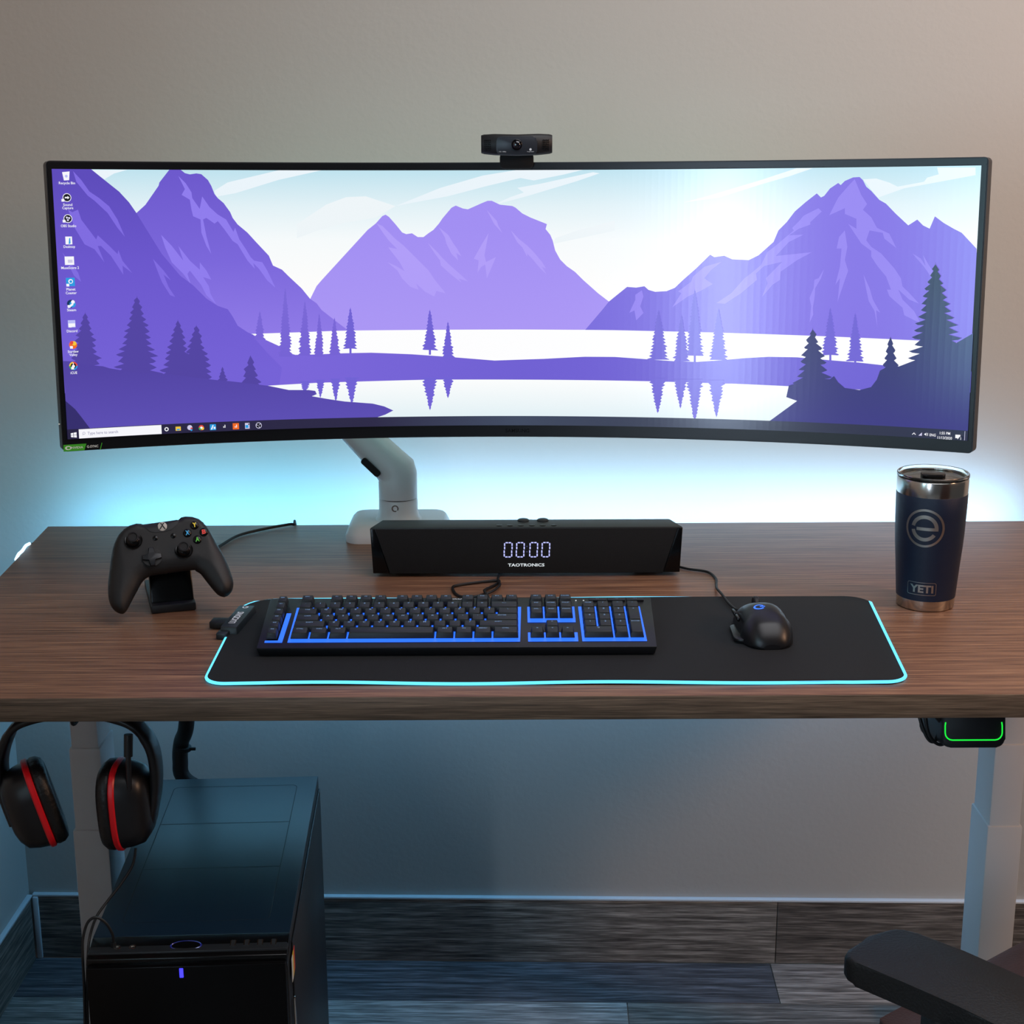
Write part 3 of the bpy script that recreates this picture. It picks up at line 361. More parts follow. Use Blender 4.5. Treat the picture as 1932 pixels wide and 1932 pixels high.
('tree_right',[(197,-11.7),(197.2,-9.7),(197.6,-11.7),(198.9,-14.7),(198.6,-15.2),(198.3,-16),(200.2,-19.5),(199.8,-19.7),(199.3,-20.3),(200.9,-24),(200.4,-24.3),(199.8,-25.1),(202.5,-28),(201.8,-28.8),(201,-29),(203.4,-32.2),(202.6,-33.3),(201.6,-34.2),(205.2,-37.2),(204.1,-37.9),(203,-39.1),(205.5,-41.9),(204.5,-42.4),(203.3,-43),(205.8,-46.2),(204.7,-47),(203.4,-47.7),(207.6,-50.9),(206.3,-51.6),(204.2,-52),(207.8,-55.1),(206.4,-56.1),(204.4,-56.9),(210.3,-60.1),(208.6,-60.7),(207.1,-61.2),(208.7,-64.8),(207.2,-65.3),(205.3,-66.2),(210.9,-69.5),(209.1,-69.8),(206.8,-70.8),(210.8,-74.1),(209.1,-74.4),(206.5,-74.9),(213.6,-78.2),(211.5,-78.5),(184.5,-78.9),(182.2,-77.8),(188.9,-75.7),(186.5,-74.7),(184.5,-73.8),(189.5,-70.9),(187.4,-70.1),(185.6,-69.3),(190.6,-66.1),(188.4,-65.5),(186.8,-64.8),(190.8,-61.9),(188.7,-60.9),(187.2,-60.8),(191.9,-56.7),(190.1,-56.3),(188.8,-55.3),(191.8,-52.9),(189.8,-51.8),(188.5,-51.3),(191.5,-47.2),(190.4,-47.2),(189.2,-46.7),(192.6,-43.5),(191.8,-42.6),(190.8,-41.5),(193.4,-38.2),(192.6,-38),(191.8,-37.2),(193.3,-34),(192.7,-33.4),(191.9,-33.2),(194.1,-29.1),(193.1,-28.9),(192.3,-27.9),(194.8,-24.5),(194.1,-24.3),(193.5,-23.1),(195.3,-20.2),(195,-19.8),(194.6,-18.7),(196.2,-16.4),(196,-15.2),(195.7,-14)]),
('tree_right',[(228.4,-18.5),(228.7,-16.6),(229,-18.5),(229.9,-19.9),(229.8,-20.9),(229.6,-21.2),(231.2,-25),(230.9,-25.4),(230.6,-25.6),(231.9,-29.2),(231.5,-29.9),(230.9,-30.4),(232.7,-34.4),(232.2,-34.5),(231.5,-35.1),(233.6,-38.4),(233,-39),(232.3,-39.4),(234.9,-42.9),(234.1,-43.6),(232.9,-44),(236.6,-47.2),(235.6,-48.1),(234.4,-48.7),(237,-52),(235.9,-52.7),(234.9,-53.7),(238.1,-56.2),(236.9,-57.3),(235.3,-58.1),(238,-61.5),(236.9,-61.8),(235.4,-62.7),(238.7,-65.7),(237.5,-66.4),(235.9,-67.6),(240.4,-70.2),(239,-71),(237.8,-71.3),(239.3,-74.4),(238,-75.6),(236.4,-75.7),(242.5,-80),(240.7,-80.1),(221,-81),(219.5,-80.5),(221.8,-76.8),(219.2,-76.4),(217.4,-75.5),(222.9,-71.9),(221.5,-71.7),(220.1,-71.6),(222.7,-68),(221.3,-67.2),(219.9,-66.1),(223.4,-63.5),(222,-62.6),(220.8,-62.5),(223.6,-58.5),(222.3,-58),(221.1,-57),(223.3,-54),(222.1,-53.4),(220.9,-53),(224.5,-49.2),(222.9,-48.8),(221.9,-47.7),(224.9,-45.1),(223.8,-44.2),(222.8,-43),(225.8,-39.9),(224.8,-39.6),(224,-38.5),(226.2,-35.1),(225.6,-35.1),(225,-34),(226.8,-30.6),(226.2,-30.5),(225.7,-29.8),(227.5,-26.3),(227.1,-25.9),(226.8,-24.9),(228,-22.5),(227.8,-21.4),(227.7,-20.9)]),
('tree_right',[(245.8,16.2),(246.1,18.9),(246.4,16.2),(247.4,14.8),(247.2,13.7),(247,13.4),(248,9.6),(247.8,9.4),(247.5,8.4),(249.4,6.3),(249,5.1),(248.5,4.3),(249.9,1.9),(249.4,0.8),(249,-0.1),(250.7,-2.5),(250.1,-3.5),(249.4,-4.6),(252.1,-7.1),(251.3,-7.8),(250.7,-8.5),(252.7,-11.3),(251.8,-12.1),(251,-12.9),(252.5,-15.8),(251.7,-16.5),(250.6,-16.7),(254.1,-20.4),(253.1,-20.8),(251.8,-21),(254,-24.6),(253,-25.1),(252.2,-25.8),(255.4,-29.3),(254.2,-29.4),(253,-30.1),(255.8,-33),(254.6,-33.8),(253.3,-34),(257.2,-37.9),(255.8,-38.1),(254.2,-38.8),(256,-42.3),(254.8,-42.5),(253.5,-43),(256.5,-46.3),(255.3,-46.8),(253.8,-47.1),(258.6,-50.5),(257.1,-51.1),(255.2,-51.7),(257.3,-55.2),(256,-55.5),(254.8,-56.3),(260.4,-59.6),(258.6,-59.8),(256.1,-60.7),(259.1,-63.1),(257.5,-64.2),(255.3,-65.3),(262,-68.4),(260,-68.5),(258.1,-68.9),(260.5,-71.8),(258.8,-72.5),(235.5,-72.3),(233.4,-72.2),(238.6,-68.7),(236.1,-67.9),(234.1,-67.3),(240.2,-64.2),(238.7,-63.5),(237.2,-63.2),(239.7,-60.1),(237.2,-59.1),(235.5,-58.6),(240.5,-55.6),(238.8,-54.8),(237.3,-54.4),(239.1,-50.6),(237.7,-50.4),(236.1,-50),(241,-46.3),(239,-46),(237.6,-45.5),(240.1,-42),(238.7,-41.7),(237.3,-40.8),(241.7,-37.6),(240.5,-37.3),(239.4,-36.8),(240.7,-33.2),(239.7,-33),(238.4,-32.4),(241.9,-28.8),(241,-28.6),(240,-28),(242.7,-24.3),(241.7,-24.2),(240.9,-23.3),(241.8,-20.6),(240.5,-19.9),(239.4,-19.3),(243,-16.7),(242,-15.6),(241.2,-15.2),(243,-12),(242,-11.2),(241.2,-10.5),(243.1,-7.5),(242.2,-6.9),(241.5,-6.8),(243.5,-3.4),(242.8,-2.6),(242.2,-1.8),(244.1,0.7),(243.6,1.8),(243.1,2.1),(244.6,5.5),(244.2,6.1),(243.8,7.2),(245.2,9.4),(244.9,10.4),(244.7,10.8),(245.6,13.8),(245.4,14.7),(245.3,14.8)]),
('tree_right',[(278.9,-9.4),(279.2,-7.3),(279.5,-9.4),(280.7,-11.9),(280.5,-12.9),(280.3,-13.1),(281.8,-16.1),(281.5,-17.2),(281.2,-18.1),(282.8,-20.7),(282.4,-21.6),(281.8,-22.3),(284.1,-25.5),(283.5,-25.9),(282.8,-26.1),(284.2,-29.2),(283.6,-30.3),(282.8,-30.4),(286.4,-34.5),(285.5,-34.6),(284.8,-35.4),(287.1,-38.1),(286.1,-39),(284.6,-39.4),(288.2,-43.1),(287,-43.3),(285.4,-44.2),(287.8,-47.2),(286.7,-47.7),(285.2,-48.8),(290.5,-51.8),(289.1,-52.1),(287.8,-53),(289.7,-55.9),(288.4,-56.5),(287,-56.6),(289.7,-60.6),(288.4,-60.9),(286.9,-61.3),(292.9,-64.2),(291.2,-65.2),(289.2,-66.2),(290.9,-69.1),(289.5,-69.6),(288.1,-69.9),(293.9,-72.9),(292.1,-74),(289.4,-74.6),(292.7,-76.9),(291,-77.7),(270.2,-77.7),(268.4,-77.2),(271.4,-74.1),(269.1,-73.3),(267.2,-72.3),(271.8,-69.3),(269.6,-68.9),(267.8,-68.1),(272.3,-65.4),(271.1,-64.4),(269.5,-64.1),(272.7,-60.6),(271.4,-60),(270,-59.9),(273.3,-56),(271.7,-55.6),(270.3,-55.4),(273.5,-52.2),(272.3,-51.2),(271,-51),(274.4,-47.7),(272.7,-46.8),(271.5,-46.6),(275,-43.4),(273.4,-42.4),(272.3,-41.8),(275.2,-38.9),(274.4,-38),(273.5,-37),(275.8,-34.6),(275.1,-33.6),(274.3,-33.3),(276,-30.1),(275.2,-29.2),(274.5,-29.1),(277.1,-25.5),(276.3,-24.8),(275.8,-24),(277.2,-20.5),(276.8,-20.5),(276.4,-19.9),(277.7,-17),(277.1,-16.1),(276.8,-15.9),(278.4,-12.8),(278.2,-11.7),(278,-11.4)]),
('tree_right',[(246.5,-70),(249.4,-70),(249.7,-83.1),(246.8,-83.2)]),
('tree_right',[(429.2,-5.3),(429.4,-3.4),(429.8,-5.3),(430.8,-7.8),(430.6,-8.3),(430.5,-9.1),(431.7,-12.3),(431.4,-12.5),(431.1,-12.8),(433.2,-15.7),(432.8,-16.7),(432.2,-17.5),(433.6,-19.8),(433.1,-21),(432.6,-21.6),(435.1,-24.8),(434.4,-25.2),(433.6,-25.4),(435.8,-28.6),(435.1,-29.4),(434,-29.7),(436.1,-33.5),(435.4,-33.6),(434.6,-34.3),(437.5,-37.3),(436.6,-37.8),(435.7,-38.9),(437.7,-41.2),(436.8,-42),(436.1,-42.8),(439.7,-45.6),(438.5,-46.2),(436.9,-46.5),(440.5,-49.7),(439.2,-50.5),(438.2,-51),(439.7,-54.5),(438.5,-54.7),(437,-55.6),(442.4,-58.2),(440.9,-58.9),(439.4,-59.4),(441,-62.5),(439.8,-63.2),(438.1,-63.8),(443.4,-66),(441.8,-67.2),(433.2,-66.9),(433.5,-74.7),(430.7,-74.8),(430.4,-67),(421.7,-67.8),(420,-67.2),(422.8,-64.7),(421.5,-63.7),(419.8,-62.9),(423.8,-60.1),(422.5,-59.4),(421,-58.4),(423.3,-55.4),(422,-55.1),(420.4,-54.7),(424.1,-51),(423,-50.8),(421.6,-50.1),(424.4,-46.9),(423.2,-46.6),(421.9,-45.8),(425.8,-42.4),(424.5,-42.3),(423.5,-41.6),(425.7,-38.4),(424.6,-38),(423.6,-37),(426.7,-34.8),(425.8,-33.8),(425,-33.2),(426.5,-30),(425.3,-29.5),(424.4,-29.1),(426.8,-26.1),(426,-25.3),(425.2,-24.7),(427.5,-21.6),(426.7,-21),(426.1,-20.7),(428.1,-17.1),(427.5,-16.8),(427.1,-16.7),(428.3,-13.2),(428,-12.5),(427.7,-11.6),(428.8,-8.5),(428.6,-8.3),(428.4,-7.7)]),
('tree_right',[(462.4,-11.7),(462.6,-9.7),(462.9,-11.6),(464.1,-14.1),(463.9,-14.4),(463.6,-14.6),(465.2,-18.3),(464.9,-18.7),(464.5,-18.8),(466,-22.1),(465.6,-23),(465.3,-23.5),(466.6,-27),(466.1,-27.3),(465.5,-27.4),(467.7,-31.1),(467.2,-31.5),(466.6,-31.8),(468.6,-34.9),(467.9,-35.8),(467.3,-36.1),(470.5,-39.6),(469.5,-40.1),(468.5,-40.8),(471.4,-43.8),(470.4,-44.4),(468.9,-44.9),(471.5,-47.5),(470.5,-48.7),(469.5,-49.6),(473.2,-51.9),(472,-53),(470.5,-53.4),(472.7,-56.6),(471.6,-57.3),(470,-57.6),(475.5,-61),(474,-61.5),(472,-62.3),(473.9,-64.9),(472.6,-65.9),(471.1,-66.5),(476.5,-69),(475,-70.2),(473.7,-70.5),(476.3,-74.1),(474.7,-74.5),(466.6,-74.3),(466.7,-77.9),(463.9,-78),(463.8,-74.4),(454.2,-74.7),(452.3,-74.1),(458,-71),(456.3,-70.3),(454.8,-69.8),(457.7,-67),(455.4,-66),(453.8,-65.7),(458.4,-61.9),(456.8,-61.6),(455.5,-61.5),(459,-57.3),(457.6,-57.3),(456.4,-56.5),(458.7,-53.7),(457.8,-52.9),(456.7,-52.7),(458.4,-49.7),(457.2,-48.6),(456.1,-47.5),(458.9,-44.9),(458.1,-44.3),(457.1,-43.8),(459.3,-40.9),(458.6,-39.9),(457.7,-39.2),(460.3,-35.8),(459.6,-35.6),(458.9,-35.1),(460.1,-32.3),(459.6,-31.3),(458.9,-30.9),(460.7,-27.7),(460.1,-27),(459.6,-26.6),(461.3,-23.5),(460.8,-22.6),(460.4,-22.2),(461.5,-18.6),(461.3,-18.3),(461,-17.4),(462,-14.8),(461.9,-14),(461.7,-13.1)]),
('tree_mid',[(-122.1,-149.4),(-121.8,-150.8),(-121.5,-149.5),(-120.2,-147),(-120.5,-146.4),(-120.7,-146),(-119,-141.9),(-119.4,-141.7),(-119.8,-141.4),(-117.2,-137.5),(-117.8,-137.1),(-118.6,-136.9),(-117,-132.7),(-117.7,-132.5),(-118.4,-132.3),(-114.6,-128.7),(-115.6,-127.9),(-116.6,-127.3),(-115.2,-124),(-116.1,-123.2),(-116.8,-122),(-113.4,-119),(-114.5,-118.6),(-115.6,-117.6),(-112.1,-115.1),(-113.4,-114),(-114.8,-113.5),(-111,-110),(-112.5,-109.4),(-114.4,-109.3),(-109.6,-105.2),(-111.2,-104.8),(-131,-104.6),(-132.5,-105.1),(-128.8,-108.2),(-130.6,-109.2),(-132.1,-110.1),(-129,-113),(-130.5,-113.8),(-132,-114.4),(-127.3,-118.4),(-128.2,-118.5),(-129.3,-119.2),(-127.3,-122.4),(-128.6,-123.1),(-129.8,-123.9),(-125.9,-126.7),(-127,-127.7),(-127.9,-128.9),(-124.7,-131.4),(-125.7,-132.4),(-126.4,-133.4),(-124.1,-136.3),(-124.9,-137),(-125.4,-137.1),(-124.1,-141.3),(-124.4,-141.6),(-124.9,-142.6),(-122.8,-145.7),(-123,-146.3),(-123.2,-147.4)]),
('tree_mid',[(-96.7,-133),(-96.4,-133.8),(-96.1,-133),(-94.7,-129.8),(-94.9,-129.6),(-95.1,-129.4),(-93.3,-126.3),(-93.7,-125.5),(-94.2,-124.8),(-92.6,-121.5),(-93.1,-121.3),(-93.7,-120.7),(-91.4,-118.1),(-92.1,-117.2),(-92.7,-116.8),(-89.7,-113.8),(-90.6,-113),(-91.6,-113),(-88.2,-110),(-89.3,-108.9),(-90.6,-108.1),(-88.3,-105),(-89.4,-104.8),(-103,-104.4),(-104.1,-105.1),(-100.8,-107.3),(-102.3,-107.8),(-103.3,-108.3),(-100.6,-111.7),(-101.6,-112),(-102.5,-112.3),(-100.7,-115.4),(-101.4,-116.1),(-102.2,-117.1),(-99.1,-119.6),(-99.8,-120.3),(-100.3,-121.1),(-98.3,-124.3),(-98.9,-124.4),(-99.3,-125.5),(-97.6,-128.1),(-98,-128.6),(-98.2,-129.2)]),
('tree_mid',[(-231.6,-139.1),(-231.3,-140.2),(-231,-139.1),(-228.7,-135),(-229,-134.1),(-229.4,-133.7),(-227.3,-130.4),(-227.8,-129.5),(-228.3,-128.9),(-226.5,-125.6),(-227.2,-124.9),(-227.8,-124.5),(-224.9,-120.7),(-225.7,-120.3),(-226.9,-119.8),(-224.3,-116),(-225.2,-115.6),(-226.3,-115),(-222.3,-111.7),(-223.5,-111),(-224.6,-110.8),(-221.9,-107),(-223.1,-106.4),(-224.6,-105.3),(-219.4,-103.8),(-220.9,-103),(-239.1,-102.6),(-240.5,-102.6),(-237.3,-107),(-238.6,-107.2),(-239.9,-107.9),(-236.9,-110.8),(-238.2,-111.8),(-239.5,-112.4),(-236.1,-115.3),(-237.2,-116.4),(-238.3,-116.9),(-234.4,-120.5),(-235.5,-121.1),(-236.3,-121.2),(-234.3,-124.7),(-235.3,-125.7),(-236,-126.6),(-233.5,-129.3),(-234.1,-130.4),(-234.6,-130.8),(-232.4,-134.8),(-232.6,-135.1),(-232.9,-135.2)]),
('tree_mid',[(-253.6,-135.1),(-253.3,-136.1),(-253,-135.1),(-251.1,-130.7),(-251.4,-130.1),(-251.6,-129.8),(-250.3,-126),(-250.7,-125.5),(-251.2,-124.6),(-249.5,-122),(-250,-121),(-250.5,-120.2),(-247.8,-117.5),(-248.5,-116.5),(-249.2,-115.3),(-246.3,-113.1),(-247.2,-112),(-248.5,-111),(-246.7,-108.2),(-247.5,-107.4),(-248.2,-106.7),(-245.7,-104.3),(-246.7,-104),(-258.9,-103.8),(-260,-104.1),(-257.2,-107.3),(-258.7,-107.9),(-259.7,-109),(-256.8,-111.8),(-257.8,-112.4),(-258.6,-113),(-256.1,-116.1),(-257.1,-117),(-257.8,-117.9),(-255.9,-121.1),(-256.4,-121.5),(-257,-122.1),(-255.3,-125.9),(-255.7,-126.1),(-256.1,-126.9),(-254.4,-129.5),(-254.6,-130.7),(-254.8,-131.1)]),
('tree_mid',[(-274.8,-129.6),(-274.5,-130.4),(-274.2,-129.6),(-273,-126.4),(-273.2,-125.7),(-273.3,-125.6),(-271.2,-122.4),(-271.6,-122.2),(-272.1,-121.6),(-270.6,-119.1),(-271.1,-118.6),(-271.7,-117.7),(-269.3,-115.7),(-269.9,-115),(-270.9,-114.6),(-268.4,-112.1),(-269.2,-111.5),(-270.3,-110.8),(-267.6,-108.4),(-268.5,-107.9),(-269.5,-107.1),(-266.4,-105.1),(-267.4,-105.2),(-280.7,-104.9),(-281.9,-105),(-278,-107.3),(-279,-108.1),(-279.8,-108.2),(-277.4,-111.4),(-278.3,-111.7),(-279,-111.8),(-277.7,-115.2),(-278.4,-115.3),(-279.2,-115.8),(-276.3,-118.6),(-276.9,-118.9),(-277.3,-119.6),(-276,-122.2),(-276.3,-122.5),(-276.6,-123.5),(-275.3,-125.9),(-275.6,-126.1),(-275.8,-126.5)]),
('tree_mid',[(-295.8,-123.4),(-295.5,-124),(-295.2,-123.4),(-293.7,-121.6),(-294,-121.4),(-294.3,-121.1),(-292.8,-119.4),(-293.1,-118.9),(-293.5,-118.3),(-290.7,-116.6),(-291.3,-116.4),(-292,-116.3),(-289.4,-114.5),(-290.2,-113.9),(-291.4,-113.2),(-288.2,-111.7),(-289.1,-111.4),(-290.2,-111),(-288.3,-109.3),(-289.3,-108.9),(-290.5,-108.3),(-285.8,-106.8),(-287.1,-106.4),(-302.5,-105.9),(-303.7,-106),(-300.1,-108.1),(-301.1,-108.3),(-302.1,-108.7),(-299.1,-110.5),(-300.2,-110.9),(-301,-110.9),(-298.8,-113.2),(-299.5,-113.4),(-300.2,-113.6),(-298.9,-115.8),(-299.4,-116),(-300.1,-116.1),(-297.8,-118.2),(-298.1,-118.5),(-298.6,-119),(-296.6,-120.5),(-296.9,-121.1),(-297.1,-121.1)]),
('tree_right',[(197.8,-152),(198.1,-153.5),(198.4,-152),(199.9,-149.7),(199.6,-148.6),(199.3,-147.8),(200.8,-145.1),(200.4,-144.1),(200,-143.2),(202.3,-140.1),(201.7,-139.6),(200.8,-139.1),(203.3,-135.9),(202.5,-135.2),(201.3,-134.6),(203.7,-131.8),(202.9,-130.7),(201.8,-130.2),(205.5,-126.5),(204.4,-126.3),(203.2,-125.8),(205,-122.6),(204,-121.8),(202.6,-121.1),(205.8,-117.5),(204.6,-117.4),(202.9,-117.1),(208.1,-113.5),(206.6,-112.9),(205.1,-112.3),(208.4,-108.6),(206.9,-108.5),(204.7,-108.2),(207.7,-104.3),(206.2,-104.1),(188.1,-104.9),(186.6,-105.2),(188.9,-108.2),(187.2,-109.3),(185.5,-110.2),(191.4,-112.9),(189.5,-113.7),(188.2,-113.9),(191.6,-117.7),(190.2,-118.1),(189.1,-119.3),(191.3,-121.5),(190.3,-122.6),(189.2,-123.7),(193.3,-126.1),(192,-127),(191.1,-127.6),(193.2,-130.6),(192.5,-131.4),(191.6,-131.7),(193.9,-135),(192.9,-135.9),(192.1,-136.6),(195.2,-139.5),(194.5,-140.3),(193.9,-140.5),(196,-144),(195.5,-144.7),(195.1,-145),(196.9,-148.2),(196.8,-149.1),(196.6,-150)]),
('tree_right',[(229.4,-144.9),(229.7,-146.1),(230,-144.8),(231.1,-141.7),(230.8,-141),(230.5,-140.4),(231.9,-137.2),(231.6,-136.5),(231.2,-136.3),(232.6,-132.3),(232.2,-131.9),(231.6,-131.4),(234.5,-128.3),(233.8,-127.4),(233.2,-126.9),(234.2,-123.3),(233.5,-122.9),(232.6,-122),(236.6,-119),(235.5,-118.3),(234.6,-117.9),(237.2,-114.6),(236.1,-113.8),(234.6,-113.2),(237.5,-110.3),(236.3,-109.3),(235.1,-108.5),(238.4,-105.3),(237.1,-104.9),(220.5,-105.3),(219.1,-105.9),(222.9,-109),(221.8,-109.5),(220.6,-109.9),(222.8,-113.3),(221.7,-114),(220.5,-114.3),(224.1,-117.9),(223,-118.5),(222,-118.9),(224.8,-122.6),(223.9,-122.9),(223.1,-124),(225.4,-126.9),(224.8,-127.4),(224,-127.9),(226.7,-130.9),(225.8,-131.9),(225.3,-132.7),(227.7,-135.5),(227.3,-136.4),(226.9,-137.1),(228.5,-140.4),(228.2,-140.9),(228,-142.1)]),
('tree_right',[(249.6,-163),(249.9,-164.8),(250.2,-163),(251.4,-159.7),(251.2,-159.5),(251,-158.4),(252.3,-155.7),(251.9,-154.8),(251.5,-154.7),(253.5,-151.1),(252.9,-150.2),(252.4,-149.7),(254.1,-146.5),(253.4,-145.6),(252.6,-144.5),(255.7,-141),(254.8,-140.9),(253.5,-139.8),(255.7,-136.8),(254.8,-136.3),(253.6,-136.1),(256.5,-131.9),(255.5,-131.7),(254.7,-131.1),(257.8,-127.4),(256.6,-127.1),(255,-126.5),(258.1,-123.4),(256.8,-122.5),(255.2,-121.9),(257.9,-118.8),(256.7,-118),(255.6,-117.2),(261,-114.3),(259.3,-113.3),(257.1,-112.5),(259.4,-109.8),(257.9,-108.8),(256.2,-108),(259.5,-104.8),(258,-104.3),(238.6,-105.3),(237,-105.5),(240.6,-109.5),(238.8,-109.9),(237.2,-110.8),(239.8,-113.6),(238.5,-114.5),(236.8,-115.6),(241.7,-118.3),(240.1,-119),(238.6,-119.2),(243.1,-123.4),(241.7,-123.6),(240.5,-124.5),(244.4,-127.1),(242.9,-128.1),(241.9,-129.2),(244.3,-132.3),(242.9,-132.7),(241.9,-133.7),(244.9,-136.8),(243.6,-137.3),(242.7,-137.8),(245.5,-141.4),(244.9,-141.9),(244.1,-142.5),(246.4,-145.5),(246,-146.5),(245.5,-146.9),(246.8,-150),(246.2,-151.1),(245.7,-151.7),(247.8,-155.5),(247.3,-155.7),(246.9,-156),(248.9,-159.2),(248.7,-160.2),(248.6,-161.4)]),
('tree_right',[(279.5,-155.7),(279.8,-157.3),(280.1,-155.7),(281.3,-152.3),(281.1,-152),(280.8,-151.7),(282.5,-147.4),(282.1,-147.3),(281.7,-146.6),(283.3,-142.7),(282.7,-142.6),(282.2,-142.2),(283.9,-138.3),(283.3,-137.9),(282.6,-137.7),(285.1,-134.1),(284.2,-133.2),(283,-132.9),(287.4,-128.5),(286.3,-128.4),(284.5,-128.2),(288,-124.2),(286.8,-123.7),(285.4,-123.6),(288.4,-119.5),(287.1,-119.1),(285.6,-118.5),(287.7,-115.5),(286.4,-114.4),(284.7,-114.1),(291,-110.2),(289.3,-109.7),(286.7,-109.4),(289,-105.3),(287.5,-105.1),(267.4,-105.6),(265.5,-106.6),(271,-109.1),(269.2,-109.3),(267.7,-109.9),(271.8,-113.7),(270.7,-113.9),(269.4,-114.3),(271.8,-117.7),(270,-118.6),(268.5,-119.5),(273,-123),(271.6,-123.2),(270.4,-124.3),(274.2,-126.9),(273.3,-127.8),(272.4,-129.1),(274,-131.5),(273,-132.5),(272,-133.4),(275.8,-135.9),(275.1,-137.1),(274.4,-137.6),(276.6,-141.5),(276,-141.8),(275.4,-142.5),(277,-146.2),(276.5,-146.5),(276,-147.2),(278.3,-150.9),(278,-151.1),(277.8,-151.4)]),
('fore_tree',[(-585,-6.9),(-584.6,-4.6),(-584.4,-6.9),(-581.3,-12.3),(-581.8,-12.5),(-582.7,-14.1),(-579.1,-20.1),(-580,-20.2),(-581.2,-21.4),(-577.6,-27.6),(-578.8,-28),(-580.5,-29.5),(-574.8,-35.2),(-576.4,-35.8),(-578.9,-37.2),(-572.1,-42.1),(-574.3,-43.7),(-577.8,-44.6),(-573.2,-49.9),(-575.3,-51.4),(-578.3,-51.9),(-572.3,-57.8),(-574.5,-59.2),(-577.4,-60),(-566.1,-66.6),(-569.2,-67.2),(-573.7,-69.1),(-569.6,-74.2),(-572.3,-74.9),(-577,-75.6),(-568.5,-81.7),(-571.4,-82.8),(-606.6,-82),(-609.4,-80.2),(-602.9,-76.4),(-607.1,-74.5),(-610.1,-73.9),(-600.4,-68.3),(-603.6,-66.9),(-606,-64.7),(-600.2,-60.3),(-603.3,-59.1),(-605.7,-57.6),(-596.6,-53),(-600.6,-51.5),(-602.7,-49.6),(-595,-45.3),(-598.4,-43.8),(-600.2,-42.2),(-594,-37.8),(-597.2,-36.1),(-598.9,-35.5),(-590.8,-28.9),(-592.7,-28.6),(-593.8,-26.6),(-589.1,-21.8),(-590.6,-20.9),(-591.3,-19.5),(-587.6,-14.6),(-588.1,-13.3),(-588.6,-12.1)]),
('fore_tree',[(-516.7,12.2),(-516.2,15.3),(-516.1,12.2),(-513,7.5),(-513.5,5.8),(-514.4,4.2),(-510.3,-0.4),(-511.4,-2.3),(-512.6,-3.8),(-508.4,-9.9),(-509.7,-10.3),(-512,-12.1),(-505.8,-17),(-507.5,-18.4),(-510.5,-19.9),(-502.9,-24.6),(-505.1,-26.5),(-508.6,-26.6),(-502,-33.2),(-504.4,-34.6),(-508.3,-35.8),(-500.8,-41.3),(-503.4,-42.7),(-507.7,-43.2),(-500.1,-49.9),(-502.8,-50.7),(-506.9,-51.6),(-496,-57.8),(-499.4,-59),(-505.6,-59.2),(-492.1,-66.4),(-496.1,-67.2),(-502.9,-68),(-495.3,-73.2),(-498.9,-75.2),(-504.9,-75.9),(-494.8,-81.6),(-498.6,-83.3),(-504,-85.2),(-486.5,-89.9),(-491.5,-91.2),(-544.1,-88.9),(-547.8,-87.8),(-540.5,-81.6),(-547.5,-80.7),(-551.7,-78.8),(-537.8,-75.1),(-542.2,-72.8),(-545.7,-72.3),(-538.4,-65.8),(-544,-64.7),(-547.8,-62.4),(-535.9,-58.3),(-540.5,-56.8),(-543.9,-55.5),(-532.8,-49.9),(-536.2,-48.9),(-538.9,-48.5),(-531.5,-42.1),(-534.5,-40.9),(-537,-40.1),(-530.1,-33.4),(-533.3,-32.9),(-535.6,-31.8),(-527.1,-27.2),(-529.9,-25),(-531.8,-24.2),(-524.6,-17.4),(-526.7,-17.1),(-528,-15.3),(-523,-9.8),(-525.2,-9.1),(-526.4,-7.3),(-521.3,-2.9),(-522.8,-1.2),(-523.7,-0.6),(-519.5,6.2),(-520.2,6.7),(-520.7,8.8)]),
('fore_tree',[(-464.4,-19.9),(-464,-17.5),(-463.8,-19.9),(-460.2,-26.9),(-460.9,-27.9),(-461.6,-28.4),(-457.3,-35),(-458.4,-35.8),(-459.8,-36.6),(-455.3,-42.7),(-456.7,-43.8),(-459.1,-44.4),(-454.1,-50),(-455.8,-51.8),(-458.6,-53.7),(-452.9,-57.7),(-454.8,-59.7),(-457.3,-61.7),(-448,-67.5),(-450.5,-67.8),(-454.4,-68.2),(-446.3,-74.3),(-449.2,-75.9),(-454.4,-77.4),(-449.1,-83.3),(-451.6,-83.8),(-454.9,-84.7),(-442.7,-90.6),(-446.2,-91.9),(-451.9,-92.9),(-439.5,-97.3),(-443.5,-98.4),(-488.1,-95.7),(-491.4,-94),(-483,-88.9),(-488.2,-87.7),(-491.6,-85.6),(-478.9,-81.4),(-483.4,-79.9),(-486,-78.6),(-477.5,-72.7),(-481.3,-72.1),(-483.6,-70.2),(-476.4,-64.4),(-479.9,-64.2),(-482.1,-62.6),(-474.7,-58.5),(-478.1,-56.3),(-480.1,-54.8),(-472.3,-50),(-475,-48.5),(-476.5,-46.9),(-470.5,-41.2),(-472.9,-40.6),(-474.2,-39.7),(-468.8,-34.4),(-470.2,-32.8),(-471.1,-32.5),(-466.3,-26.1),(-466.9,-25),(-467.3,-24.5)]),
